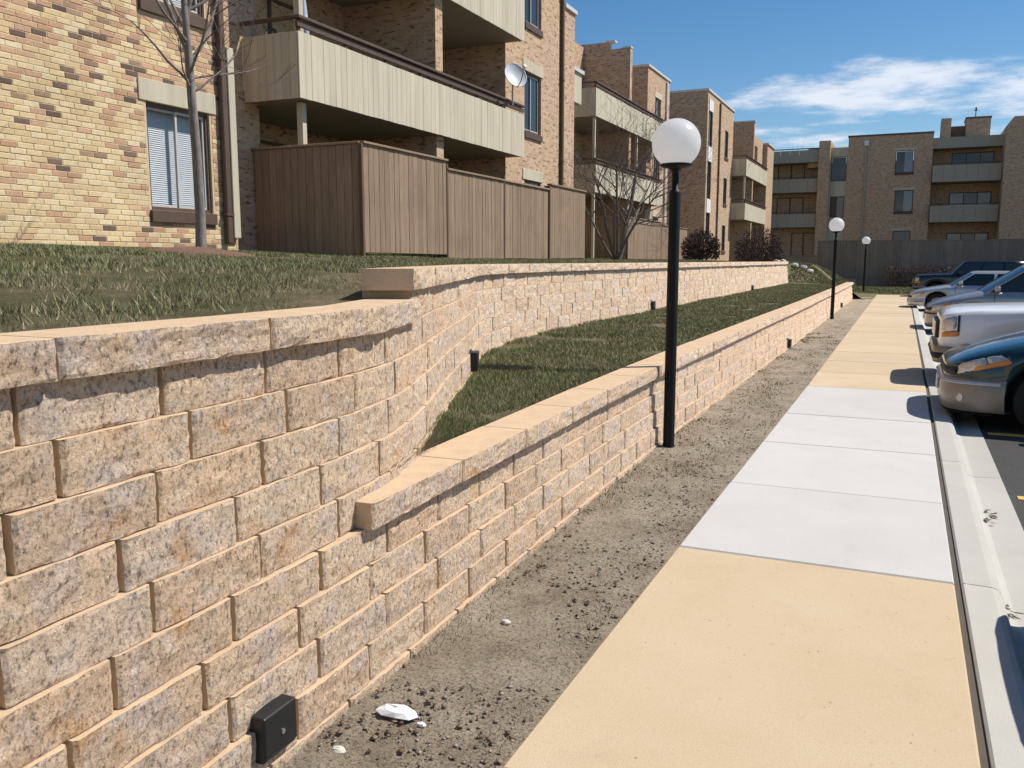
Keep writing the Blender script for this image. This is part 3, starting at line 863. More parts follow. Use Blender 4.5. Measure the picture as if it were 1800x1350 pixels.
def window(root, fr, u0, u1, z0, z1, style='dark', sill=True, lintel=0.0, rev=.14, simple=False):
    f = .05
    mb = MB()
    for (a, b, c, d) in ((u0, u0 + f, z0, z1), (u1 - f, u1, z0, z1), (u0 + f, u1 - f, z0, z0 + f), (u0 + f, u1 - f, z1 - f, z1)):
        fr.box(mb, a + .002, b - .002, c + .002, d - .002, -rev + .02, -.035, M['brown'])
    w = mb.build('window', root)
    um = (u0 + u1) / 2
    for k, (a, b) in enumerate(((u0 + f, um + .02), (um - .02, u1 - f))):
        s_ = MB(); g_ = .035; dd = -rev + .035 + .022 * k
        if not simple:
            for (p, q, c, d) in ((a, a + g_, z0 + f, z1 - f), (b - g_, b, z0 + f, z1 - f), (a + g_, b - g_, z0 + f, z0 + f + g_), (a + g_, b - g_, z1 - f - g_, z1 - f)):
                fr.box(s_, p, q, c, d, dd, dd + .02, M['sash'])
            s_.build('sash', w)
        m_ = M['pane'] if style == 'blind' else (M['mid_pane'] if (style == 'curtain' and k == 1) else M['dark_pane'])
        p_ = MB(); p_.face([fr.P(a + .01, z0 + f + .01, dd + .008), fr.P(b - .01, z0 + f + .01, dd + .008), fr.P(b - .01, z1 - f - .01, dd + .008), fr.P(a + .01, z1 - f - .01, dd + .008)], m_)
        p_.build('pane', w)
    if style == 'blind':
        bl = MB(); n = int((z1 - z0) / .03)
        for i in range(n):
            z = z0 + .05 + (z1 - z0 - .1) * (i + .5) / n
            bl.face([fr.P(u0 + .07, z - .013, -rev - .036), fr.P(u1 - .07, z - .013, -rev - .036), fr.P(u1 - .07, z + .013, -rev - .046), fr.P(u0 + .07, z + .013, -rev - .046)], M['blind'])
        o = bl.build('blind', w); o['kind'] = 'stuff'
        rm = MB(); rm.face([fr.P(u0, z0, -rev - .12), fr.P(u1, z0, -rev - .12), fr.P(u1, z1, -rev - .12), fr.P(u0, z1, -rev - .12)], M['blind']); rm.build('blind_backing', w)
    if sill:
        s_ = MB(); fr.box(s_, u0 - .03, u1 + .03, z0 - .16, z0 - .003, -.03, .045, M['brown'], .006); s_.build('sill', w)
    if lintel:
        s_ = MB(); fr.box(s_, u0 - .12, u1 + .12, z1 + .003, z1 + lintel, -.02, .022, M['beige'], .004); s_.build('lintel', w)
    return w
def drop(root, fr, u, z0, z1, mat=None):
    mb = MB(); fr.box(mb, u - .055, u + .055, z0, z1, .02, .10, mat or M['brown'], .012)
    o = mb.build('downspout', root)
    for z in np.arange(z0 + .4, z1, 2.2):
        s_ = MB(); fr.box(s_, u - .075, u + .075, z, z + .04, .005, .112, mat or M['brown']); s_.build('strap', o)
    return o
def balcony(root, xf, ya, yb, xback, zb, bw=.155, xside=None, rail=True):
    """boarded parapet: each board a piece, brown hand rail above, slab behind"""
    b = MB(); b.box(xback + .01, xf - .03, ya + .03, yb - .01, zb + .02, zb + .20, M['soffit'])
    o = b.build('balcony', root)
    h = .98
    fr = Fr('+X', xf); n = max(1, int(round((yb - ya) / bw))); w = (yb - ya) / n
    base = MB(); base.box(-.011, .011, .0015, w - .0015, 0, h, M['beige'], .0025)
    me = base.data('board')
    for i in range(n):
        q = bpy.data.objects.new('board', me); q.location = (xf - .011 + rnd.uniform(-.002, .002), ya + i * w, zb + rnd.uniform(-.003, .003)); col.objects.link(q); q.parent = o
    if xside is not None:
        L = xf - xside - .03; n2 = max(1, int(round(L / bw))); w2 = L / n2
        base = MB(); base.box(.0015, w2 - .0015, -.011, .011, 0, h, M['beige'], .0025); me2 = base.data('board')
        for i in range(n2):
            q = bpy.data.objects.new('board', me2); q.location = (xside + i * w2, ya + .015, zb + rnd.uniform(-.003, .003)); col.objects.link(q); q.parent = o
    bk = MB(); bk.box(xf - .09, xf - .03, ya + .04, yb - .01, zb + .03, zb + h - .02, M['beige_dk']); bk.build('parapet_frame', o)
    if rail:
        b = MB(); b.box(xf - .10, xf + .035, ya - .02, yb, zb + 1.16, zb + 1.21, M['brown'], .008)
        b.box(xf - .055, xf - .005, ya, yb, zb + 1.05, zb + 1.13, M['brown'])
        if xside is not None: b.box(xside, xf - .10, ya - .03, ya + .06, zb + 1.16, zb + 1.21, M['brown'], .008)
        y = ya + .05
        while y < yb:
            b.box(xf - .075, xf - .03, y, y + .05, zb + h - .1, zb + 1.165, M['brown']); y += 1.22
        b.build('hand_rail', o)
    return o
def door(root, fr, u0, u1, z0, z1):
    mb = MB(); f = .06
    for (a, b, c, d) in ((u0, u0 + f, z0, z1), (u1 - f, u1, z0, z1), (u0 + f, u1 - f, z1 - f, z1), ((u0 + u1) / 2 - .04, (u0 + u1) / 2 + .04, z0, z1 - f)):
        fr.box(mb, a, b, c, d, -.05, .03, M['brown'])
    o = mb.build('glass_door', root)
    for (a, b) in ((u0 + f, (u0 + u1) / 2 - .04), ((u0 + u1) / 2 + .04, u1 - f)):
        p_ = MB(); p_.face([fr.P(a, z0, -.01), fr.P(b, z0, -.01), fr.P(b, z1 - f, -.01), fr.P(a, z1 - f, -.01)], M['dark_pane'] if rnd.random() < .6 else M['mid_pane']); p_.build('pane', o)

def brick_piece(L, mat):
    b = MB(); h, d, e = .059, .022, .004
    V = [(0, 0, 0), (0, L, 0), (0, L, h), (0, 0, h), (d - e, 0, 0), (d - e, L, 0), (d - e, L, h), (d - e, 0, h), (d, e, e), (d, L - e, e), (d, L - e, h - e), (d, e, h - e)]
    F = [(8, 9, 10, 11)] + [(4 + k, 4 + (k + 1) % 4, 8 + (k + 1) % 4, 8 + k) for k in range(4)] + [(k, (k + 1) % 4, 4 + (k + 1) % 4, 4 + k) for k in range(4)]
    b.mesh(V, F, mat); return b
def brick_field(parent, xf, y0, y1, z0, z1, holes, nobj):
    PL, PH, J = .203, .068, .009
    full = [brick_piece(PL - J, m) for m in BRK]; me = [b.data('brick') for b in full]
    lst = []; rows = int((z1 - z0) / PH)
    for r_ in range(rows):
        z = z0 + r_ * PH; y = y0 - (PL / 2 if r_ % 2 else 0) + .03 * math.sin(r_ * 1.7)
        while y < y1:
            a, b = max(y, y0), min(y + PL - J, y1)
            segs = [(a, b)]
            for h in holes:
                if z + PH > h[2] + .01 and z < h[3] - .01:
                    nw = []
                    for (p, q) in segs:
                        if q <= h[0] or p >= h[1]: nw.append((p, q)); continue
                        if p < h[0]: nw.append((p, h[0]))
                        if q > h[1]: nw.append((h[1], q))
                    segs = nw
            for (p, q) in segs:
                if q - p < .03: continue
                c = noise.noise((y * .55, z * .8, 3.3)) + .55 * noise.noise((y * 1.9, z * 2.6, 8)); t = rnd.random()
                pd = .05 + max(0, .30 * c + .02) + (.05 if z > 3.3 else 0)
                pp = .10 + max(0, min(.5, (y - 7.9) * .20)) + max(0, (z - 3.4) * .14)
                k = 2 if t < pd * .62 else (3 if t < pd else (1 if t < pd + pp else (4 if rnd.random() < .3 else 0)))
                lst.append((p, q, z, k, q - p > PL - J - .002))
            y += PL
    cand = [i for i, e in enumerate(lst) if e[4] and in_photo((xf, e[0] + .1, e[2]))[0]]
    cand.sort(key=lambda i: -in_photo((xf, lst[i][0] + .1, lst[i][2]))[1])
    keep = set(cand[:nobj]); st = MB(); [st.mi(m) for m in BRK]
    for i, (p, q, z, k, f_) in enumerate(lst):
        dx = rnd.uniform(-.0025, .0025)
        if i in keep:
            o = bpy.data.objects.new('brick', me[k]); o.location = (xf - .017 + dx, p, z); col.objects.link(o); o.parent = parent
        else:
            b = full[k] if f_ else brick_piece(q - p, BRK[k]); b0 = len(st.v)
            st.v += [(v[0] + xf - .017 + dx, v[1] + p, v[2] + z) for v in b.v]; st.f += [tuple(b0 + j for j in f) for f in b.f]
            st.m += [k] * len(b.f); st.sm += [False] * len(b.f)
    o = st.build('brick_courses', parent); o['kind'] = 'stuff'

BT = M['bricktex']
LV = (4.12, 6.80)                      # undersides of the two balcony floors
# --- near building: window wall, balcony bay, tower
nb = empty('apartment_building', (-10, 12, 1.7))
tag(nb, 'nearest tan brick apartment block with boarded balconies above a brown fence', 'building', 'brick apartment blocks')
XA, YA = -9.2, 10.32                    # window wall and its corner
A = Fr('+X', XA)
wins = [(8.70, 9.84, a, a + 1.40) for a in (2.32, 5.01, 7.70)] + [(3.6, 4.74, a, a + 1.40) for a in (2.32, 5.01, 7.70)]
mb = MB(); panel(mb, A, -6, 6.2, 1.4, 10.7, wins[3:], BT, .14, M['mortar']); panel(mb, A, 6.2, YA, 6.1, 10.7, [w for w in wins[:3] if w[2] > 7] + [(8.70, 9.84, 6.1, 6.41)], BT, .14, M['mortar'])
panel(mb, A, 6.2, YA, 1.4, 6.1, [wins[0], (8.70, 9.84, 5.01, 6.1)], M['mortar'], .14, M['mortar'])
mb.face([(XA, YA, 1.4), (-18, YA, 1.4), (-18, YA, 10.7), (XA, YA, 10.7)], BT)
mb.face([(XA, -6, 10.7), (XA, YA, 10.7), (-18, YA, 10.7), (-18, -6, 10.7)], M['coping'])
mb.face([(XA, -6, 1.4), (-18, -6, 1.4), (-18, -6, 10.7), (XA, -6, 10.7)], BT)
wallA = mb.build('wall', nb)
brick_field(wallA, XA, 6.2, YA, 1.55, 6.1, [(8.665, 9.875, 2.155, 3.72), (8.57, 9.97, 3.72, 4.0), (8.665, 9.875, 4.845, 6.6)], 300)
window(nb, A, *wins[0], style='blind', lintel=.28); window(nb, A, *wins[1], style='blind', lintel=.28); window(nb, A, *wins[2], lintel=.28)
for w in wins[3:]: window(nb, A, *w, style='curtain', lintel=.28)
drop(nb, A, 10.07, 1.9, 10.6)
b = MB(); b.box(XA + .016, XA + .09, 10.16, 10.30, 1.98, 4.7, M['beige'], .008); b.build('corner_board', nb)
b = MB(); b.box(-10.9, -9.70, YA + .01, 11.5, 1.4, 10.6, BT); b.build('brick_return', nb)
bk = Fr('+X', -10.9)
mb = MB(); panel(mb, bk, 11.5, 19.70, 1.4, 10.6, [], BT)
mb.face([(-10.9, 11.25, 10.6), (-10.9, 24.5, 10.6), (-18, 24.5, 10.6), (-18, 11.25, 10.6)], M['coping'])
mb.build('recess_wall', nb)
for z in (1.75, 4.33, 7.0):
    door(nb, bk, 12.3, 14.3, z, z + 2.08); door(nb, bk, 16.5, 18.5, z, z + 2.08)
b = MB(); b.box(-10.89, -8.75, 15.66, 15.95, 1.45, 10.6, BT); b.build('brick_pier', nb)
for z in LV: balcony(nb, -8.6, 11.15, 19.72, -10.9, z, xside=-9.69)
for (z0, z1) in ((1.6, 4.12), (5.12, 6.80)):
    b = MB(); b.box(-8.92, -8.81, 11.46, 11.57, z0, z1, M['beige'], .006); b.build('post', nb)
T = Fr('+X', -9.1)
tw = [(20.87, 21.97, 2.24, 3.72), (20.87, 21.97, 4.93, 6.42), (20.87, 21.97, 7.60, 9.10)]
mb = MB(); panel(mb, T, 19.72, 23.62, 1.4, 10.7, tw, BT)
panel(mb, T, 23.62, 24.5, 1.4, 8.62, [], BT)
mb.face([(-9.1, 19.72, 1.4), (-10.9, 19.72, 1.4), (-10.9, 19.72, 10.7), (-9.1, 19.72, 10.7)], BT)
mb.face([(-9.1, 23.62, 8.62), (-18, 23.62, 8.62), (-18, 23.62, 10.7), (-9.1, 23.62, 10.7)], BT)
mb.face([(-9.1, 24.5, 1.4), (-18, 24.5, 1.4), (-18, 24.5, 8.62), (-9.1, 24.5, 8.62)], BT)
mb.build('tower_wall', nb)
b = MB(); b.box(-18, -9.04, 23.63, 24.56, 8.62, 8.74, M['coping'], .01); b.build('coping', nb)
b = MB(); b.box(-18, -9.04, 19.66, 23.62, 10.7, 10.82, M['coping'], .01); b.build('coping', nb)
for w in tw: window(nb, T, *w, style='dark', lintel=.27)
drop(nb, T, 23.38, 1.8, 10.6)

# --- middle building, set back
mbg = empty('apartment_building', (-11, 35, 1.7))
tag(mbg, 'second brick block, set back behind the bare multi-stemmed tree', 'building', 'brick apartment blocks')
bk = Fr('+X', -12.6)
mb = MB(); panel(mb, bk, 24.5, 39.0, 1.4, 10.3, [], BT); mb.build('recess_wall', mbg)
for z in (1.75, 4.33, 7.0):
    door(mbg, bk, 31.6, 33.6, z, z + 2.08); door(mbg, bk, 36.0, 38.0, z, z + 2.08)
b = MB(); b.box(-12.59, -10.62, 35.0, 35.3, 1.4, 10.12, BT); b.box(-19, -11.5, 35.02, 35.28, 10.0, 10.42, BT); b.box(-11.7, -11.3, 35.1, 35.4, 10.42, 10.5, M['coping']); b.build('brick_pier', mbg)
b = MB(); b.box(-10.95, -10.60, 34.98, 35.32, 10.12, 10.18, M['coping']); b.build('coping', mbg)
for z in LV: balcony(mbg, -10.5, 30.5, 40.0, -12.6, z, xside=-12.6)
b = MB(); b.box(-10.66, -10.56, 30.6, 30.7, 1.5, 4.12, M['beige'], .006); b.box(-10.66, -10.56, 30.6, 30.7, 5.3, 6.80, M['beige'], .006); b.build('post', mbg)
b = MB(); b.box(-10.66, -10.56, 36.0, 36.1, 5.12, 6.80, M['beige'], .006); b.build('post', mbg)
b = MB(); b.box(-12.0, -10.62, 27.0, 29.3, 7.0, 8.0, M['beige']); b.build('roof_parapet', mbg)
b = MB(); b.box(-12.0, -10.55, 26.9, 29.4, 8.0, 8.12, M['coping']); b.build('coping', mbg)
T = Fr('+X', -11.0)
tw = [(40.3, 41.3, 7.6, 9.1), (40.3, 41.3, 4.93, 6.42), (40.3, 41.3, 2.3, 3.7)]
mb = MB(); panel(mb, T, 39.0, 42.9, 1.4, 10.2, tw, BT)
mb.face([(-11, 39.0, 1.4), (-12.6, 39.0, 1.4), (-12.6, 39.0, 10.2), (-11, 39.0, 10.2)], BT)
mb.face([(-11, 42.9, 1.4), (-18, 42.9, 1.4), (-18, 42.9, 10.2), (-11, 42.9, 10.2)], BT)
mb.face([(-11, 39, 10.2), (-11, 42.9, 10.2), (-18, 42.9, 10.2), (-18, 39, 10.2)], M['coping'])
mb.build('tower_wall', mbg)
b = MB(); b.box(-18, -10.94, 38.94, 42.96, 10.2, 10.31, M['coping'], .01); b.build('coping', mbg)
for w in tw: window(mbg, T, *w, lintel=.27)
drop(mbg, T, 42.2, 1.7, 10.1, M['white'])

# --- third block: stair tower with paired window strips
tb = empty('apartment_building', (-11, 50, 1.7))
tag(tb, 'third brick block, a plain tower with a dark side and narrow windows', 'building', 'brick apartment blocks')
T = Fr('+X', -10.0)
hl = [(47.35, 48.35, a, b) for a, b in ((2.5, 4.2), (4.95, 6.9), (7.7, 9.5))] + [(51.9, 52.9, a, b) for a, b in ((2.2, 3.7), (4.93, 6.42), (7.6, 9.1))]
mb = MB(); panel(mb, T, 47.0, 54.4, 1.4, 10.45, hl, BT)
mb.face([(-10, 47, 1.4), (-19, 47, 1.4), (-19, 47, 10.45), (-10, 47, 10.45)], BT)
mb.face([(-10, 54.4, 1.4), (-19, 54.4, 1.4), (-19, 54.4, 10.45), (-10, 54.4, 10.45)], BT)
mb.face([(-10, 47, 10.45), (-10, 54.4, 10.45), (-19, 54.4, 10.45), (-19, 47, 10.45)], M['coping'])
mb.build('wall', tb)
b = MB(); b.box(-19, -9.94, 46.94, 54.46, 10.45, 10.58, M['coping'], .01); b.build('coping', tb)
for h in hl: window(tb, T, *h, simple=True, sill=h[0] > 50)
for (a, b_) in ((4.22, 4.93), (6.92, 7.68), (9.52, 10.1)):
    b = MB(); T.box(b, 47.35, 48.35, a, b_, -.01, .03, M['white']); b.build('spandrel', tb)
drop(tb, T, 50.1, 1.7, 10.3)

# --- fourth block with balconies
fb = empty('apartment_building', (-10, 60, 1.7))
tag(fb, 'fourth brick block with two sunlit balconies beside the dark shrubs', 'building', 'brick apartment blocks')
bk = Fr('+X', -10.9)
mb = MB(); panel(mb, bk, 54.4, 66, 1.2, 9.4, [], BT); mb.build('recess_wall', fb)
for z in (1.75, 4.33, 7.0): door(fb, bk, 58.4, 60.6, z, z + 2.08)
b = MB(); b.box(-19, -9.22, 57.2, 57.5, 7.9, 10.25, BT); b.box(-10.89, -9.22, 57.2, 57.5, 1.2, 7.9, BT); b.build('brick_pier', fb)
b = MB(); b.box(-19, -9.16, 57.15, 57.55, 10.25, 10.34, M['coping']); b.build('coping', fb)
for z in (4.12, 6.72): balcony(fb, -9.15, 54.4, 62.9, -10.9, z, bw=.6, xside=-10.9)
b = MB(); b.box(-9.33, -9.23, 54.6, 54.7, 5.12, 6.72, M['beige']); b.build('post', fb)
T = Fr('+X', -9.2)
hl = [(60.4, 61.6, 7.75, 9.0)]
mb = MB(); panel(mb, T, 62.95, 66, 1.2, 9.55, [], BT); panel(mb, Fr('+X', -9.5), 57.5, 62.95, 7.75, 9.7, [(59.4, 60.6, 7.9, 9.1)], BT)
mb.face([(-9.2, 62.95, 1.2), (-10.9, 62.95, 1.2), (-10.9, 62.95, 9.55), (-9.2, 62.95, 9.55)], BT); mb.build('tower_wall', fb)
b = MB(); b.box(-19, -9.12, 62.9, 66, 9.55, 9.65, M['coping']); b.build('coping', fb)

# --- far block closing the view, its front in shade
fz = empty('apartment_building', (0, 70, 0))
tag(fz, 'long dark brick block closing the far end, its front in shade', 'building', 'brick apartment blocks')
Fm = Fr('-Y', 70.0)
mw = [(-1.21, 0.02, 7.93, 9.50), (-1.12, .12, 5.15, 6.70), (-1.1, .1, 2.3, 3.8)]
mb = MB(); panel(mb, Fm, -4.45, 1.2, 0, 10.62, mw, BT); mb.build('wall', fz)
for w, st in zip(mw, ('curtain', 'curtain', 'dark')): window(fz, Fm, *w, style=st, simple=True, lintel=.2)
b = MB(); b.box(-4.5, 1.22, 69.95, 80, 10.62, 10.74, M['brown']); b.build('coping', fz)
drop(fz, Fm, -3.2, 0, 10.1, M['beige_dk'])
b = MB(); Fm.box(b, -3.35, -3.05, 9.95, 10.3, .0, .3, M['white']); b.build('rain_head', fz)
# window bay with panels
Fb = Fr('-Y', 70.1)
mb = MB(); panel(mb, Fb, -5.65, -4.45, 0, 9.95, [(-5.6, -4.5, 7.5, 9.3), (-5.55, -4.55, 4.84, 6.4)], M['beige']); mb.build('panel_bay', fz)
window(fz, Fb, -5.6, -4.5, 7.5, 9.3, simple=True, sill=False); window(fz, Fb, -5.55, -4.55, 4.84, 6.4, style='curtain', simple=True, sill=False)
b = MB(); b.box(-6.45, -5.65, 69.5, 80, 0, 10.42, BT); b.box(-7.3, -6.45, 70.4, 80, 8.6, 10.05, BT); b.build('brick_pier', fz)
# left balcony bay
Fl = Fr('-Y', 71.6)
mb = MB(); panel(mb, Fl, -13, -6.45, 0, 9.7, [], BT); mb.build('recess_wall', fz)
for z in (4.5, 7.2): door(fz, Fl, -9.6, -7.6, z, z + 2.0)
door(fz, Fl, -8.4, -6.6, 1.6, 3.8)
def far_balc(x0, x1, y, z0, z1, yb):
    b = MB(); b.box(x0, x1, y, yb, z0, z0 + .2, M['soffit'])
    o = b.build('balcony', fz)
    n = int((x1 - x0) / .62); w = (x1 - x0) / n
    base = MB(); base.box(.006, w - .006, -.012, .012, 0, z1 - z0, M['beige_dk'], .004); me = base.data('board')
    for i in range(n):
        q = bpy.data.objects.new('board', me); q.location = (x0 + i * w, y - .02, z0); col.objects.link(q); q.parent = o
    b = MB(); b.box(x0 - .02, x1 + .02, y - .05, y + .05, z1 + .08, z1 + .14, M['brown']); b.build('hand_rail', o)
for (z0, z1) in ((4.15, 5.15), (6.75, 7.75), (8.95, 9.85)): far_balc(-12, -6.5, 69.9, z0, z1, 71.6)
# right balcony bay, chimney, and nearer right block
Fr_ = Fr('-Y', 71.8)
mb = MB(); panel(mb, Fr_, 1.2, 5.6, 0, 9.6, [], BT); mb.build('recess_wall', fz)
for z in (1.7, 4.6, 7.4):
    mb2 = MB(); Fr_.box(mb2, 2.5, 5.2, z, z + 1.95, .0, .05, M['brown']); o = mb2.build('glass_door', fz)
    for k, (a, b_) in enumerate(((2.56, 3.4), (3.46, 4.3), (4.36, 5.14))):
        p_ = MB(); p_.face([Fr_.P(a, z + .05, .06), Fr_.P(b_, z + .05, .06), Fr_.P(b_, z + 1.88, .06), Fr_.P(a, z + 1.88, .06)], M['mid_pane'] if k in (0, 2) and z < 7 else M['dark_pane']); p_.build('pane', o)
for (z0, z1) in ((4.35, 5.5), (7.15, 8.3)): far_balc(1.25, 5.55, 69.5, z0, z1, 71.8)
b = MB(); b.box(1.2, 5.6, 70.2, 71.7, 9.55, 10.3, M['beige_dk']); b.build('roof_parapet', fz)
b = MB(); b.box(1.65, 2.3, 71.2, 73, 9.6, 11.75, BT); b.box(2.3, 3.25, 71.6, 73, 9.6, 11.2, M['b_dark']); b.box(3.25, 4.8, 71.3, 73.5, 9.6, 11.65, BT); b.build('chimney', fz)
b = MB(); b.box(3.2, 4.85, 71.25, 73.5, 11.65, 11.75, M['brown']); b.build('coping', fz)
b = MB(); b.tube([(3.85, 72, 11.7), (3.85, 72, 12.45)], .03, M['brown'], 6); b.tube([(3.7, 72, 12.3), (4.0, 72, 12.3)], .025, M['brown'], 6); b.box(3.8, 3.9, 71.95, 72.05, 12.25, 12.5, M['brown']); b.build('roof_vent', fz)
V = [(5.6, 0), (16, 0), (16, 11.3), (6.0, 11.25), (5.6, 10.7)]
mb = MB(); y0, y1 = 68.6, 80
mb.face([(x, y0, z) for x, z in V], BT); mb.face([(5.6, y0, 0), (5.6, y1, 0), (5.6, y1, 10.7), (5.6, y0, 10.7)], BT)
mb.face([(5.6, y0, 10.7), (5.6, y1, 10.7), (6, y1, 11.25), (6, y0, 11.25)], M['brown']); mb.face([(6, y0, 11.25), (6, y1, 11.25), (16, y1, 11.3), (16, y0, 11.3)], M['brown'])
mb.build('end_wall', fz)
b = MB(); b.box(-13, 5.6, 76, 80, 0, 9.4, BT); b.build('rear_wall', fz)

# ------------------------------------------------------------------ fences
def fence_run(root, axis, a0, a1, at, zb, zt, gap=.0, bw=.143, flip=1, rails=True):
    """a run of upright boards along Y ('y') or X ('x'); boards are single pieces"""
    n = max(1, int(round((a1 - a0) / bw))); w = (a1 - a0) / n
    base = MB()
    if axis == 'y': base.box(-.010, .010, .003, w - .003, 0, 1.0, M['fence'], 0.003)
    else: base.box(.003, w - .003, -.010, .010, 0, 1.0, M['fence'], 0.003)
    me = base.data('board')
    for i in range(n):
        q = bpy.data.objects.new('board', me); z = zb(a0 + (i + .5) * w) + gap
        lo = (at + rnd.uniform(-.003, .003), a0 + i * w) if axis == 'y' else (a0 + i * w, at + rnd.uniform(-.003, .003))
        q.location = (lo[0], lo[1], z); q.scale = (1, 1, zt - z + rnd.uniform(-.006, .004)); col.objects.link(q); par(q, root)
    def lbox(c0, c1, d0, d1, z0, z1, nm, mat=M['fence_dk'], bev=.005):
        b = MB()
        if axis == 'y': b.box(at + d0 * flip, at + d1 * flip, c0, c1, z0, z1, mat, bev)
        else: b.box(c0, c1, at + d0 * flip, at + d1 * flip, z0, z1, mat, bev)
        b.build(nm, root)
    zm = zb((a0 + a1) / 2)
    lbox(a0 - .01, a1 + .01, -.075, .045, zt + .002, zt + .038, 'cap_rail', M['fence'])
    lbox(a0, a1, -.055, -.014, zt - .30, zt - .21, 'rail'); lbox(a0, a1, -.055, -.014, zm + .25, zm + .34, 'rail')
    for c in (a0, a1 - .09): lbox(c, c + .09, -.15, -.06, zm - .25, zt - .01, 'post')
f1 = empty('board_fence', (-7.6, 16, 1.75)); tag(f1, 'nearest brown upright-board fence enclosing the patio under the balcony', 'fence', 'brown patio fences')
zl = lambda x: (lambda y: lawn_z(x, y))
fence_run(f1, 'y', 11.30, 13.94, -7.6, zl(-7.6), 3.40, .075)
fence_run(f1, 'y', 13.95, 16.36, -7.6, zl(-7.6), 3.25, -.02)
fence_run(f1, 'y', 16.42, 18.83, -7.62, zl(-7.6), 3.25, .03)
fence_run(f1, 'y', 18.92, 21.32, -7.6, zl(-7.6), 3.37, .06)
for y in (13.945, 16.39, 18.875):
    b = MB(); b.box(-7.63, -7.575, y - .028, y + .028, 1.65, 3.36, M['fence_dk'], .005); b.build('post', f1)
b = MB(); b.box(-7.64, -7.575, 11.24, 11.298, 1.65, 3.40, M['fence_dk'], .005); b.build('post', f1)
fence_run(f1, 'x', -9.66, -7.645, 11.30, lambda x: lawn_z(x, 11.3), 3.40, .02, flip=-1)
f2 = empty('board_fence', (-9.5, 36, 1.7)); tag(f2, 'second brown fence, behind the bare multi-stemmed tree', 'fence', 'brown patio fences')
fence_run(f2, 'y', 31.4, 36.2, -9.5, zl(-9.5), 3.22, .02)
fence_run(f2, 'y', 36.26, 40.9, -9.5, zl(-9.5), 3.10, .02)
fence_run(f2, 'x', -11.3, -9.54, 31.4, lambda x: 1.7, 3.22, .02, flip=-1)
f3 = empty('board_fence', (3, 60, 0)); tag(f3, 'tall grey-brown screen fence across the far end of the parking lot', 'fence')
def far_panel(x0, x1, y, z0, z1):
    b = MB(); n = int((x1 - x0) / .15); w = (x1 - x0) / n
    for i in range(n): b.box(x0 + i * w + .004, x0 + (i + 1) * w - .004, y - .012 + rnd.uniform(-.004, .004), y + .012, z0, z1, M['farfence'])
    b.build('panel', f3)
    b = MB(); b.box(x0 - .06, x0 + .06, y - .05, y + .06, z0 - .1, z1 + .04, M['farfence']); b.build('post', f3)
    b = MB(); b.box(x0, x1, y - .05, y + .05, z1 + .002, z1 + .045, M['farfence']); b.build('cap_rail', f3)
x = -5.3
while x < 15:
    far_panel(x, x + 2.35, 60, slope_z(x, 60) - .1 if x < .4 else -.1, 2.88); x += 2.4
x = -9.9
while x < -5.4:
    far_panel(x, x + 2.2, 60.3, .2, 1.95); x += 2.3
# ------------------------------------------------------------------ trees, shrubs, dish
def rand_perp(d, r):
    v = Vector((r.uniform(-1, 1), r.uniform(-1, 1), r.uniform(-1, 1))); v = v - d * v.dot(d)
    return v.normalized()
def grow(mbs, p, d, L, rad, depth, r, up=.25, spread=.75, kids=(3, 5), wob=.12, minr=.0035):
    n = 5 if depth < 2 else 3; pts = [Vector(p)]; rr = [rad]; dd = Vector(d).normalized()
    for i in range(n):
        dd = (dd + rand_perp(dd, r) * wob + Vector((0, 0, up * .25))).normalized()
        pts.append(pts[-1] + dd * (L / n)); rr.append(max(minr, rad * (1 - .62 * (i + 1) / n)))
    mbs[min(depth, len(mbs) - 1)].tube(pts, rr, mbs[min(depth, len(mbs) - 1)].mat, 7 if depth == 0 else (5 if depth == 1 else 3), cap=False)
    if depth >= 4 or rad < minr * 1.15: return
    for k in range(r.randint(*kids)):
        t = r.uniform(.35, 1.0); i = min(n - 1, int(t * n)); q = pts[i].lerp(pts[i + 1], t * n - i) if i + 1 <= n else pts[-1]
        nd = (dd * (1 - spread * .55) + rand_perp(dd, r) * spread + Vector((0, 0, up))).normalized()
        grow(mbs, q, nd, L * r.uniform(.45, .72), rr[i] * r.uniform(.42, .62), depth + 1, r, up, spread, kids, wob * 1.15, minr)
def mk(mat):
    b = MB(); b.mat = mat; b.mi(mat); return b
def bare_tree(name, label, base, stems, seed, bark, twig, group=None, kids=(3, 5), trunk=None):
    t = empty(name, base); tag(t, label, 'tree', group)
    r = random.Random(seed)
    tr, br, tw = mk(bark), mk(bark), mk(twig)
    if trunk:
        tr.tube([Vector(base) + Vector(q) for q in trunk[0]], trunk[1], bark, 10)
    for (o, d, L, rad) in stems:
        grow([br, br, tw], Vector(base) + Vector(o), d, L, rad, 0 if not trunk else 1, r, kids=kids)
    if tr.v: tr.build('trunk', t)
    br.build('limbs' if trunk else 'trunk', t); o = tw.build('crown', t)
    return t
zt = lawn_z(-6.9, 7.2)
B0 = (-6.9, 7.17, zt - .03)
lz = lambda a, b: Vector((0, a, b))
stems = [((0, -.04, 1.80), (.15, -.9, .55), .85, .017), ((0, -.02, 1.70), (.3, .6, .6), .7, .015), ((0, -.04, 2.0), (.2, .75, .75), 1.3, .025), ((0, -.05, 2.1), (-.2, -.55, .95), 1.4, .026),
         ((0, -.06, 2.4), (.1, .35, 1), 1.5, .028), ((0, -.08, 2.8), (0, -.15, 1), 1.7, .028), ((0, -.03, 1.9), (.75, -.35, .6), .9, .016), ((0, -.05, 2.3), (-.6, .3, .8), 1.1, .020), ((0, -.04, 1.75), (.4, -.8, .25), .75, .012), ((0, -.03, 1.85), (.4, .9, .25), .9, .013), ((0, -.05, 2.2), (.3, -.85, .5), 1.0, .018), ((0, -.06, 2.5), (.4, .8, .6), 1.1, .018)]
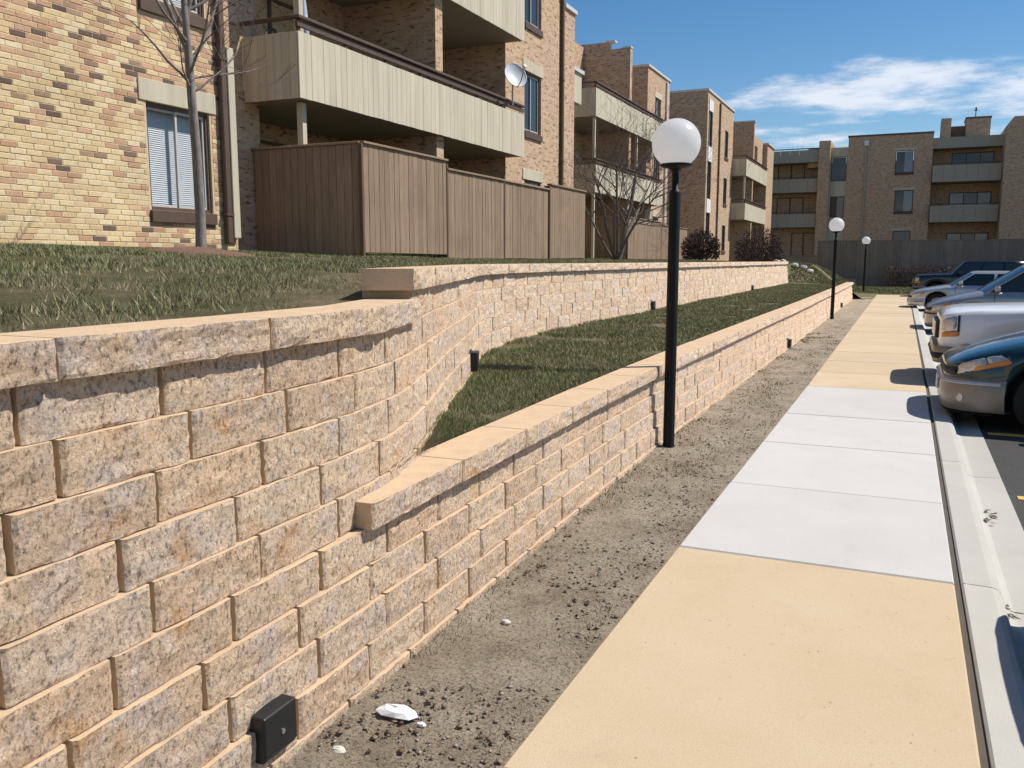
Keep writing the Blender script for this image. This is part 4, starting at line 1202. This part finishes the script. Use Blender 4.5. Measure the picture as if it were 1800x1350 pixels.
bare_tree('bare_tree', 'slim bare young tree standing before the ground-floor window', B0, stems, 4, M['bark_lt'], M['twig'], 'bare trees', (3, 5),
          ([(0, 0, -.1), (0, 0, .02), (0, .01, .5), (.01, -.01, 1.1), (0, -.03, 1.7), (0, -.05, 2.2), (0, -.08, 2.9)], [.085, .062, .052, .049, .045, .038, .028]))
mu = MB(); V = []; F = []
for i in range(5):
    for k in range(20):
        q = 2 * math.pi * k / 20; rr = .02 + .62 * i / 4 * (1 + .12 * math.sin(k * 1.9))
        x, y = B0[0] + rr * math.cos(q), B0[1] + rr * math.sin(q) * 1.1
        V.append((x, y, lawn_z(x, y) + .07 * (1 - i / 4) + (.012 if i < 4 else -.03) + rnd.uniform(0, .02)))
for i in range(4):
    for k in range(20): F.append((i*20+k, i*20+(k+1) % 20, (i+1)*20+(k+1) % 20, (i+1)*20+k))
mu.mesh(V, F, M['mulch'], True); tag(mu.build('mulch_bed'), 'round reddish-brown mulch bed at the foot of the slim tree', kind='stuff')

B1 = (-8.35, 26.35, lawn_z(-8.35, 26.35) - .05)
stems = [((0, 0, 0), (-.1, -.42, .9), 2.9, .065), ((.05, .05, 0), (.15, -.18, 1), 3.0, .060), ((.05, .1, 0), (.25, .55, .95), 3.2, .095), ((0, .15, .1), (.1, .95, .8), 3.3, .080), ((-.05, .0, 0), (-.5, .1, .9), 2.6, .05), ((.05, -.05, 0), (.55, -.35, .8), 2.6, .05), ((0, 0, 0), (0, -.75, .8), 2.7, .05)]
bare_tree('bare_tree', 'spreading bare multi-stemmed tree on the lawn before the second fence', B1, stems, 8, M['bark'], M['twig'], 'bare trees', (4, 6))
B2 = (-12.5, 84, 0)
bare_tree('bare_tree', 'distant bare tree whose twigs show over the far roof', B2, [((0, 0, 4.5), (.1, 0, 1), 5.5, .16), ((0, 0, 4.2), (.45, 0, .9), 5, .13), ((0, 0, 4), (-.45, .1, .9), 5, .13)], 12, M['bark'], M['twig'], 'bare trees', (4, 5),
          ([(0, 0, 0), (0, 0, 2), (0, 0, 4.6)], [.3, .24, .19]))
def shrub(label, x, y, z, rx, ry, h, seed, n=900, clip=False, group='bare brown shrubs'):
    t = empty('shrub', (x, y, z)); tag(t, label, 'shrub', group)
    r = random.Random(seed); st = mk(M['shrub']); tw = mk(M['shrub'])
    for k in range(12):
        a = r.uniform(0, 6.28); q = Vector((x + rx * .25 * math.cos(a), y + ry * .25 * math.sin(a), z - .05))
        e = q + Vector((rx * .5 * math.cos(a), ry * .5 * math.sin(a), h * .6)); st.tube([q, q.lerp(e, .5) + Vector((0, 0, h * .08)), e], [.022, .016, .010], M['shrub'], 4, cap=False)
    for k in range(n):
        a = r.uniform(0, 6.28); u = r.random() ** .5; ph = r.random()
        if clip: px, py, pz = x + rx * r.uniform(-1, 1), y + ry * r.uniform(-1, 1), z + h * r.random()
        else:
            px, py = x + rx * u * math.cos(a) * .92, y + ry * u * math.sin(a) * .92
            pz = z + .06 + (h - .06) * ph * math.sqrt(max(.08, 1 - u * u * .75))
        d = Vector((math.cos(a) * u + r.uniform(-.5, .5), math.sin(a) * u + r.uniform(-.5, .5), r.uniform(.2, 1.1))).normalized() * r.uniform(.10, .26)
        p0 = Vector((px, py, pz)); p1 = p0 + d
        s_ = rand_perp(d.normalized(), r) * r.uniform(.007, .014)
        tw.face([p0 - s_, p0 + s_, p1], M['shrub'])
        c = p0.lerp(p1, .6); s2 = rand_perp(d.normalized(), r) * r.uniform(.02, .045)
        tw.face([c - s2 * .5, c + d * .22, c + s2, c - d * .2], M['shrub'])
    st.build('stem', t); tw.build('crown', t)
shrub('dense dark brown shrub left of its twin, behind the near lamp', -7.9, 36.6, 1.62, .75, 1.15, 1.25, 1, 2600)
shrub('wider dark brown shrub right of its twin, at the lawn end', -6.9, 45.5, 1.45, 1.15, 1.9, 1.85, 2, 3600)
shrub('low brown shrub in front of the fourth block', -7.9, 52.0, 1.30, 1.1, 1.6, 1.6, 3, 1600)
shrub('clipped brown hedge in front of the far screen fence', 4.2, 58.6, 0.0, 5.4, .5, 1.25, 4, 9000, True, None)

# satellite dish on the balcony rail
dr = empty('satellite_dish', (-8.58, 18.95, 5.30)); tag(dr, 'round grey satellite dish clamped to the lower balcony rail', 'satellite dish')
c = Vector((-8.45, 18.85, 5.86)); nrm = Vector((.72, -.58, .38)).normalized()
ux = nrm.cross(Vector((0, 0, 1))).normalized(); uy = ux.cross(nrm)
V = []; F = []; n = 28
for j in range(6):
    q = j / 5
    for k in range(n):
        a = 2 * math.pi * k / n; V.append(c + (ux * math.cos(a) * .27 + uy * math.sin(a) * .30) * q + nrm * (.075 * q * q - .05))
for j in range(5):
    for k in range(n): F.append((j*n+k, j*n+(k+1) % n, (j+1)*n+(k+1) % n, (j+1)*n+k))
b = MB(); b.mesh(V, F, M['dish'], True); b.mesh([v - nrm * .012 for v in V], [f[::-1] for f in F], M['dish'], True); b.tube([V[5*n+k] - nrm * .006 for k in range(n)] + [V[5*n] - nrm * .006], .010, M['dish'], 5, cap=False); b.build('reflector', dr)
b = MB(); b.tube([(-8.56, 18.95, 5.22), (-8.56, 18.95, 5.60), c - nrm * .08], .022, M['steel'], 8); b.build('mast', dr)
b = MB(); e = c + nrm * .42 - uy * .12; b.tube([c - uy * .30 - nrm * .02, c - uy * .27 + nrm * .2, e], .012, M['steel'], 6); b.build('feed_arm', dr)
b = MB(); b.tube([e - nrm * .02 + uy * .02, e + nrm * .09 + uy * .04], .035, M['white'], 10); b.build('feed_horn', dr)

# folded sunshade and a chair kept on the lower balcony
ps = empty('parasol', (-9.15, 12.0, 4.32)); tag(ps, 'folded blue and white parasol leaning on the lower balcony', 'parasol')
M['blue_cloth'] = plain('blue_white_cloth', (.42, .47, .58), .8, var=.35, nscale=9)
b = MB(); b.tube([(-9.15, 12.0, 4.32), (-8.95, 11.75, 5.95)], .016, M['white'], 8); b.build('pole', ps)
b = MB(); b.tube([(-9.06, 11.89, 4.98), (-9.05, 11.87, 5.1), (-9.02, 11.83, 5.4), (-8.98, 11.79, 5.7), (-8.96, 11.76, 5.88)], [.03, .10, .085, .05, .02], M['blue_cloth'], 9); b.build('canopy', ps)
ch = empty('patio_chair', (-9.35, 11.75, 4.32)); tag(ch, 'round-backed brown chair behind the lower balcony parapet', 'chair')
b = MB(); b.box(-9.6, -9.15, 11.55, 12.0, 4.72, 4.77, M['brown'], .01); b.build('seat', ch)
b = MB(); b.tube([(-9.58, 11.57, 4.75)] + [(-9.60, 11.775 - .205 * math.cos(math.pi * k / 10), 5.1 + .26 * math.sin(math.pi * k / 10)) for k in range(11)] + [(-9.58, 11.98, 4.75)], .02, M['brown'], 7)
b.box(-9.61, -9.59, 11.6, 11.95, 4.95, 5.25, M['brown'], .005); b.build('backrest', ch)
for (x, y) in ((-9.57, 11.58), (-9.57, 11.97), (-9.18, 11.58), (-9.18, 11.97)):
    b = MB(); b.tube([(x, y, 4.32), (x, y, 4.73)], .017, M['brown'], 6); b.build('leg', ch)

# ------------------------------------------------------------------ cars
def paint(name, c, rough=.28, metal=.35):
    t = NT(name); n_ = t.ramp(t.noise(2.0, 4, .6), [(.3, scale3(c, .93)), (.7, scale3(c, 1.05))])
    t.set(Base_Color=n_, Roughness=rough, Metallic=metal, Coat_Weight=.7, Coat_Roughness=.06); return t.mat
M['tyre'] = plain('tyre_rubber', (.018, .018, .018), .85, var=.2)
M['rim'] = plain('alloy_rim', (.42, .42, .43), .35, metal=.7)
M['trim'] = plain('black_plastic_trim', (.02, .02, .021), .6)
M['clad'] = plain('pewter_cladding', (.23, .205, .17), .38, metal=.35, coat=.3)
M['chrome'] = plain('chrome', (.62, .62, .62), .14, metal=.95, var=.03)
M['under'] = plain('underbody', (.012, .012, .012), .9)
M['amber'] = plain('amber_lens', (.62, .22, .045), .2, var=.1, coat=.6)
M['lens'] = plain('clear_lens', (.50, .48, .44), .12, metal=.35, var=.25, nscale=22, coat=.9)
M['plate'] = plain('number_plate', (.62, .64, .66), .5)
M['red_lens'] = plain('red_lens', (.45, .02, .02), .2, coat=.6)
class Car:
    """a body lofted from cross-sections along its length; nose at x = 0, pointing to -x, wheels on z = 0"""
    def __init__(s, L, W, keys, wheels, wr, glass, paint_m, clad=None, clad_z=.0):
        s.L, s.W, s.wr, s.wheels = L, W / 2, wr, wheels
        s.kx = [k[0] for k in keys]; s.k = {n: [k[i + 1] for k in keys] for i, n in enumerate(('w', 'zb', 'zs', 'zt'))}
        s.g = glass; s.p = paint_m; s.clad = clad; s.cz = clad_z
    def val(s, n, x): return float(np.interp(x, s.kx, s.k[n]))
    def sec(s, x, arch=True):
        w = s.val('w', x) * s.W; zb, zs, zt = s.val('zb', x), s.val('zs', x), s.val('zt', x)
        if arch:
            for xw in s.wheels:
                d = abs(x - xw); Ra = s.wr * 1.20
                if d < Ra - 1e-6: zb = max(zb, s.wr + math.sqrt(Ra * Ra - d * d))
        h = zs - zb
        return [(w * .94, zb), (w * .985, zb + .12 * h), (w, zb + .35 * h), (w * 1.0, zb + .60 * h), (w * .985, zb + .85 * h), (w * .955, zs), (w * .88, zs + (zt - zs) * .40), (w * .70, zs + (zt - zs) * .72), (w * .38, zs + (zt - zs) * .94), (0, zt)]
    def stations(s):
        xs = set(np.round(np.concatenate([[0, .008, .02, .045, .08, .13, .19, .26], np.arange(.34, s.L - .3, .09), [s.L - .24, s.L - .15, s.L - .08, s.L - .03, s.L]]), 3))
        for xw in s.wheels:
            Ra = s.wr * 1.20
            for t in (-1, -.985, -.94, -.85, -.7, -.5, -.25, 0, .25, .5, .7, .85, .94, .985, 1): xs.add(round(xw + Ra * t + (1e-4 if t == 1 else (-1e-4 if t == -1 else 0)), 4))
        return sorted(x for x in xs if 0 <= x <= s.L)
    def side_pt(s, x, f, sgn=-1, off=.0):
        """point on the body side (f: 0 bottom .. 1 shoulder .. 2 centre line), pushed out by off"""
        def raw(x, f):
            q = s.sec(x, False); i = f * 5 if f <= 1 else 5 + (f - 1) * 4
            i = max(0, min(8.999, i)); a = int(i); t = i - a
            return Vector((x, sgn * (q[a][0] + (q[a+1][0] - q[a][0]) * t), q[a][1] + (q[a+1][1] - q[a][1]) * t))
        p = raw(x, f); e = .02
        du = raw(min(s.L, x + e), f) - raw(max(0, x - e), f); dv = raw(x, min(2, f + .05)) - raw(x, max(0, f - .05))
        n = du.cross(dv); n = n.normalized() if n.length > 1e-9 else Vector((-1, 0, 0))
        if n.dot(Vector((0, sgn, .3))) < 0 and abs(n.y) > .05: n = -n
        elif n.dot(Vector((-1, sgn, .2))) < 0: n = -n
        return p + n * off
    def patch(s, b, quad, mat, sgn=-1, off=.008, n=8, m=5):
        """quad = four (x, f) corners on the body side: a panel hugging the body"""
        V = []
        for j in range(m + 1):
            for i in range(n + 1):
                u, v = i / n, j / m
                (xa, fa), (xb, fb), (xc, fc), (xd, fd) = quad
                x = (xa * (1-u) + xb * u) * (1-v) + (xd * (1-u) + xc * u) * v; f = (fa * (1-u) + fb * u) * (1-v) + (fd * (1-u) + fc * u) * v
                edge = 0 if (i in (0, n) or j in (0, m)) else 1
                V.append(s.side_pt(x, f, sgn, off if edge else -.002))
        F = [(j*(n+1)+i, j*(n+1)+i+1, (j+1)*(n+1)+i+1, (j+1)*(n+1)+i) for j in range(m) for i in range(n)]
        b.mesh(V, F, mat, True)
    def make(s, root, lights, name_extra=None):
        xs = s.stations(); b = MB(); V = []; F = []; m = 19
        for x in xs:
            q = s.sec(x); ring = [(-y, z) for y, z in q] + [(y, z) for y, z in q[-2::-1]]
            V += [(x, y, z) for y, z in ring]
        for i in range(len(xs) - 1):
            for k in range(m - 1): F.append((i*m+k, (i+1)*m+k, (i+1)*m+k+1, i*m+k+1))
        F += [tuple(range(m)), tuple(range(len(xs)*m - 1, (len(xs)-1)*m - 1, -1))]
        b.mesh(V, F, s.p, True)
        body = b.build('body', root, True)
        b = MB(); W = s.W * .80
        b.box(.25, s.L - .2, -W, W, .20, .62, M['under'], .03)
        for xw in s.wheels: b.box(xw - s.wr * 1.15, xw + s.wr * 1.15, -s.W * .62, s.W * .62, .3, s.wr * 2.25, M['under'])
        b.build('underbody', root, True)
        # cabin
        xc, xrf, xrr, xr, zbelt, zr, wr_ = s.g['cowl'], s.g['roof0'], s.g['roof1'], s.g['rear'], s.g['belt'], s.g['roof'], s.g['rw'] * s.W
        wb = s.W * .945; zb2 = zbelt - .03
        def ring(x0, x1, w, z, bow0, bow1, crown):
            P = []
            for k in range(9):
                t = -1 + 2 * k / 8; P.append((x0 + bow0 * t * t, t * w, z + crown * (1 - t * t)))
            for k in range(1, 6): P.append((x0 + bow0 + (x1 - bow1 - x0 - bow0) * k / 6, w, z))
            for k in range(9):
                t = 1 - 2 * k / 8; P.append((x1 - bow1 * t * t, t * w, z + crown * (1 - t * t)))
            for k in range(1, 6): P.append((x1 - bow1 + (x0 + bow0 - x1 + bow1) * k / 6, -w, z))
            return [Vector(p) for p in P]
        r0 = ring(xc, xr, wb, zb2, .20, .08, .0); r1 = ring(xrf, xrr, wr_, zr - .07, .10, .06, .045); r2 = ring(xrf + .16, xrr - .14, wr_ * .86, zr - .012, .06, .05, .012)
        N = len(r0); b = MB(); V = r0 + r1 + r2; F = []
        for l in (0, 1):
            for k in range(N): F.append((l*N+k, l*N+(k+1) % N, (l+1)*N+(k+1) % N, (l+1)*N+k))
        b.mesh(V, F, s.p, True); b.face(r2, s.p)
        b.build('roof', root, True)
        def glass(idx, lo, hi, name, ins=.0, tri=0.0):
            g_ = MB(); A_ = [r0[i % N].lerp(r1[i % N], lo) for i in idx]; B_ = [r0[i % N].lerp(r1[i % N], hi) for i in idx]
            if ins:
                d = (A_[1] - A_[0]).normalized() * ins; A_[0] += d; B_[0] += d; d = (A_[-1] - A_[-2]).normalized() * ins; A_[-1] -= d; B_[-1] -= d
            cen = Vector((s.L * .55, 0, .8)); V = []
            for a_, b_ in zip(A_, B_):
                for p in (a_, b_):
                    o = (p - cen); o.z *= .6; V.append(p + o.normalized() * .012)
            g_.mesh(V, [(2*i, 2*i+2, 2*i+3, 2*i+1) for i in range(len(idx) - 1)], M['car_glass'], True)
            g_.build(name, root, True)
        glass(range(0, 9), .06, .93, 'windscreen', .05)
        sd = s.g.get('sides', ((8, 11), (11, 14)))
        for (a, e) in sd: glass(range(a, e + 1), .10, .92, 'side_window', .045)
        for (a, e) in sd: glass(range(36 - e, 36 - a + 1), .10, .92, 'side_window', .045)
        glass(range(14, 23), .10, .90, 'rear_window', .06)
        # wheels
        for xw in s.wheels:
            for sg in (-1, 1):
                w0 = empty('wheel', (xw, sg * (s.W - .11), s.wr)); w0.parent = root
                R_ = s.wr
                t = MB(); V = []; F = []; prof = [(R_ * .62, -.10), (R_ * .86, -.105), (R_ * .97, -.085), (R_, -.04), (R_, .04), (R_ * .97, .085), (R_ * .86, .105), (R_ * .62, .10)]
                n = 28
                for (rr, yy) in prof:
                    for k in range(n): q = 2 * math.pi * k / n; V.append((rr * math.cos(q), yy, rr * math.sin(q)))
                for j in range(len(prof) - 1):
                    for k in range(n): F.append((j*n+k, j*n+(k+1) % n, (j+1)*n+(k+1) % n, (j+1)*n+k))
                t.mesh(V, F, M['tyre'], True); t.build('tyre', w0, True)
                t = MB(); yo = sg * .075
                V = []; F = []
                for (rr, dy) in ((.64, .02), (.60, .0), (.56, -.035), (.20, -.01), (.16, .012), (0.001, .014)):
                    for k in range(n): q = 2 * math.pi * k / n; V.append((R_ * rr * math.cos(q), yo + sg * dy, R_ * rr * math.sin(q)))
                for j in range(5):
                    for k in range(n): F.append((j*n+k, j*n+(k+1) % n, (j+1)*n+(k+1) % n, (j+1)*n+k))
                t.mesh(V, F, M['rim'], True)
                for k in range(5):
                    q = 2 * math.pi * k / 5; cx, cz = math.cos(q), math.sin(q); px, pz = -cz, cx
                    pp = [(R_ * (.17 * cx + .07 * px), R_ * (.17 * cz + .07 * pz)), (R_ * (.17 * cx - .07 * px), R_ * (.17 * cz - .07 * pz)), (R_ * (.58 * cx - .10 * px), R_ * (.58 * cz - .10 * pz)), (R_ * (.58 * cx + .10 * px), R_ * (.58 * cz + .10 * pz))]
                    t.face([(a, yo + sg * .012, c_) for a, c_ in pp], M['rim'])
                t.build('rim', w0, True)
        # trim
        for sg in (-1, 1):
            mr = MB(); x, z = xc + .42, zbelt + .09
            mr.box(x, x + .12, sg * (wb + .03), sg * (wb + .20), z - .06, z + .09, s.p, .03); o = mr.build('mirror', root, True)
            hd = MB(); dh = (s.g['cowl'] + s.g['roof1']) * .5
            hd.box(dh + .05, dh + .22, sg * (s.W * .985), sg * (s.W * 1.0 + .02), zbelt - .17, zbelt - .13, s.p, .008); hd.build('door_handle', root, True)
            for xx in s.g.get('seams', (1.35, 2.35)):
                sm = MB(); pts = [s.side_pt(xx, f, sg, .002) for f in np.linspace(.08, 1.0, 8)]
                sm.tube(pts, .006, M['trim'], 4, cap=False)
                sm.build('door_seam', root, True)
            for (nm, quad, mat, off) in lights:
                q = MB(); s.patch(q, quad, mat, sg, off); q.build(nm, root, True)
        return body
def front_bar(root, car, nm, z0, z1, mat, out=.02, xe=.55, frac=1.0, f_=None):
    """a bumper or grille band wrapping the nose between two heights"""
    b = MB(); pts = []
    xs = [xe * t for t in (1, .8, .62, .46, .33, .22, .13, .07, .03, .01, 0)]
    for sg in (-1, 1):
        seq = xs if sg == -1 else xs[::-1]
        for x in seq:
            w = car.val('w', x) * car.W * frac + out
            pts.append((x - out * (1 - x / xe), sg * w))
    V = []; n = len(pts)
    prof = ((z0, -.012), (z0 + .02, 0), ((z0 + z1) / 2, .014), (z1 - .02, .002), (z1, -.014))
    for (z, o) in prof:
        for (x, y) in pts:
            V.append((x - o * .8, y + (o * .5 if y > 0 else -o * .5), z))
    F = [(j*n+k, j*n+k+1, (j+1)*n+k+1, (j+1)*n+k) for j in range(len(prof)-1) for k in range(n-1)]
    b.mesh(V, F, mat, True)
    inner = [(x + .10, y * .90) for x, y in pts]
    V2 = [(x, y, z1 - .004) for x, y in inner]; V1 = V[-n:]
    b.mesh(list(V1) + V2, [(k, k+1, n+k+1, n+k) for k in range(n-1)], mat, True)
    V2 = [(x, y, z0 + .004) for x, y in inner]; b.mesh(list(V[:n]) + V2, [(k+1, k, n+k, n+k+1) for k in range(n-1)], mat, True)
    return b.build(nm, root, True)
def plate(root, z):
    b = MB(); b.box(-.055, -.035, -.155, .155, z, z + .15, M['plate'], .004); b.build('number_plate', root, True)

VAN_KEYS = [(0, .50, .30, .62, .66), (.02, .66, .26, .64, .69), (.08, .80, .24, .67, .73), (.19, .90, .23, .72, .79), (.34, .955, .22, .77, .85), (.6, .985, .22, .84, .93), (.95, 1, .22, .92, 1.02), (1.25, 1, .22, .97, 1.08), (1.6, 1, .22, 1.0, 1.09), (4.6, 1, .24, 1.02, 1.08), (4.85, .97, .30, 1.0, 1.06), (4.98, .90, .36, .98, 1.02)]
def van(name, label, x, y, pm, lower, z=-.12, group='cars parked along the kerb', style=0):
    t = empty(name, (x, y, z)); tag(t, label, 'car', group)
    gl = dict(cowl=.98, roof0=2.05, roof1=4.45, rear=4.90, belt=1.0, roof=1.70, rw=.80, sides=((8, 10), (10, 12), (12, 14)), seams=(1.42, 2.45, 3.5))
    c = Car(4.98, 1.92, VAN_KEYS, (.96, 3.95), .33, gl, pm)
    if style == 0:
        L_ = [('headlight', [(.10, .72), (.40, .76), (.36, 1.02), (.12, .98)], M['lens'], .012), ('headlight', [(.40, .76), (.62, .78), (.50, .98), (.36, 1.02)], M['lens'], .012),
              ('turn_signal', [(.26, .73), (.64, .76), (.56, .88), (.24, .80)], M['amber'], .017), ('cladding', [(.30, .0), (.56, .0), (.56, .42), (.30, .42)], lower, .012), ('cladding', [(1.37, .0), (3.5, .0), (3.5, .34), (1.37, .34)], lower, .012)]
    else:
        L_ = [('headlight', [(.06, .66), (.46, .74), (.42, .96), (.08, .92)], M['lens'], .012), ('turn_signal', [(.34, .70), (.54, .76), (.46, .94), (.36, .92)], M['amber'], .016)]
    L_.append(('tail_light', [(4.72, .7), (4.93, .7), (4.93, 1.0), (4.72, 1.0)], M['red_lens'], .01))
    c.make(t, L_)
    front_bar(t, c, 'bumper', .20, .54, lower, .022, .56)
    front_bar(t, c, 'bumper_strip', .485, .515, M['dish'] if style == 0 else M['trim'], .040, .50)
    front_bar(t, c, 'grille', .565, .645, M['trim'], .012, .10, 1.0)
    for sg in (-1, 1):
        b = MB(); p = Vector((.155, sg * c.val('w', .17) * c.W * 1.0 + sg * .018, .345)); b.tube([p + Vector((.03, -sg * .03, 0)), p + Vector((-.012, sg * .012, 0))], .042, M['lens'], 14); b.build('fog_light', t, True)
    plate(t, .33); front_bar(t, c, 'lower_lip', .165, .205, M['trim'], .0, .45, .98)
    return t
SUV_KEYS = [(0, .78, .42, .98, 1.02), (.02, .88, .40, 1.0, 1.05), (.06, .94, .38, 1.03, 1.09), (.15, .975, .36, 1.06, 1.13), (.4, 1, .34, 1.09, 1.16), (1.3, 1, .34, 1.13, 1.20), (1.6, 1, .34, 1.14, 1.18), (4.5, 1, .36, 1.14, 1.18), (4.72, .97, .42, 1.12, 1.16), (4.8, .93, .48, 1.1, 1.14)]
def suv(name, label, x, y, pm, z=-.12, zoff=0):
    t = empty(name, (x, y, z)); tag(t, label, 'car', 'cars parked along the kerb')
    gl = dict(cowl=1.32, roof0=1.95, roof1=4.4, rear=4.72, belt=1.13, roof=1.76, rw=.84, sides=((8, 10), (10, 12), (12, 14)), seams=(1.55, 2.5, 3.4))
    c = Car(4.8, 1.86, SUV_KEYS, (.92, 3.75), .37, gl, pm)
    L_ = [('headlight', [(.015, .68), (.20, .68), (.20, .93), (.015, .93)], M['lens'], .014), ('turn_signal', [(.02, .57), (.24, .57), (.24, .665), (.02, .665)], M['amber'], .014),
          ('headlight_frame', [(.205, .60), (.235, .60), (.235, .96), (.205, .96)], M['trim'], .016), ('tail_light', [(4.6, .6), (4.76, .6), (4.76, .95), (4.6, .95)], M['red_lens'], .01)]
    c.make(t, L_)
    front_bar(t, c, 'bumper', .40, .62, M['clad'], .07, .50); front_bar(t, c, 'bumper_pad', .46, .54, M['trim'], .088, .42)
    b = MB(); b.box(-.045, .03, -.50, .50, .70, .95, M['trim'], .02)
    b.build('grille', t, True)
    b = MB()
    for k in range(5): b.box(-.06, -.03, -.46 + .2 * k, -.34 + .2 * k, .71, .94, M['chrome'], .008)
    b.build('grille_bars', t, True); plate(t, .45)
    return t
SED_KEYS = [(0, .50, .30, .56, .60), (.02, .68, .24, .58, .62), (.08, .82, .20, .61, .66), (.19, .91, .19, .66, .71), (.4, .965, .19, .72, .78), (.8, 1, .19, .79, .86), (1.2, 1, .19, .85, .93), (1.5, 1, .19, .88, .94), (3.6, 1, .2, .92, .96), (4.0, .99, .22, .93, 1.0), (4.55, .94, .3, .90, .97), (4.7, .84, .36, .86, .92)]
def sedan(name, label, x, y, pm, z=-.12, roof=1.42):
    t = empty(name, (x, y, z)); tag(t, label, 'car', 'cars parked along the kerb')
    gl = dict(cowl=1.12, roof0=1.95, roof1=3.35, rear=4.05, belt=.90, roof=roof, rw=.74, sides=((8, 11), (11, 14)), seams=(1.45, 2.5, 3.45))
    c = Car(4.7, 1.78, SED_KEYS, (.90, 3.55), .315, gl, pm)
    L_ = [('headlight', [(.07, .62), (.44, .74), (.42, .95), (.10, .90)], M['lens'], .012), ('turn_signal', [(.36, .70), (.50, .76), (.46, .92), (.38, .90)], M['amber'], .015), ('tail_light', [(4.4, .6), (4.62, .6), (4.62, .95), (4.4, .95)], M['red_lens'], .01)]
    c.make(t, L_)
    front_bar(t, c, 'bumper', .20, .44, pm, .03, .50); front_bar(t, c, 'grille', .47, .55, M['trim'], .014, .08); plate(t, .28); front_bar(t, c, 'bumper_strip', .33, .36, M['trim'], .045, .46)
    return t
P_green = paint('dark_green_paint', (.012, .040, .042), .22, .45)
P_white = paint('white_paint', (.82, .82, .82), .25, .0)
P_sil = paint('silver_paint', (.36, .355, .35), .3, .55)
P_sil2 = paint('bright_silver_paint', (.50, .51, .52), .3, .5)
P_black = paint('black_paint', (.012, .013, .016), .22, .2)
P_blue = paint('dark_blue_paint', (.02, .03, .06), .25, .4)
van('parked_car', 'dark green minivan with pewter lower body, nearest car in view', .44, 11.05, P_green, M['clad'])
suv('parked_car', 'white sport utility with square headlights, just behind the green minivan', .46, 13.95, P_white)
van('parked_car', 'grey-silver minivan between the white car and the silver sedan', .50, 24.2, P_sil, P_sil, style=1)
sedan('parked_car', 'bright silver sedan nosing over the kerb behind the grey minivan', .12, 34.6, P_sil2)
suv('parked_car', 'black car, farthest of those parked at the kerb', .35, 45.2, P_black)
van('parked_car', 'dark car out of view at right whose shadow crosses the gutter', .80, 4.0, P_blue, P_blue, style=1)
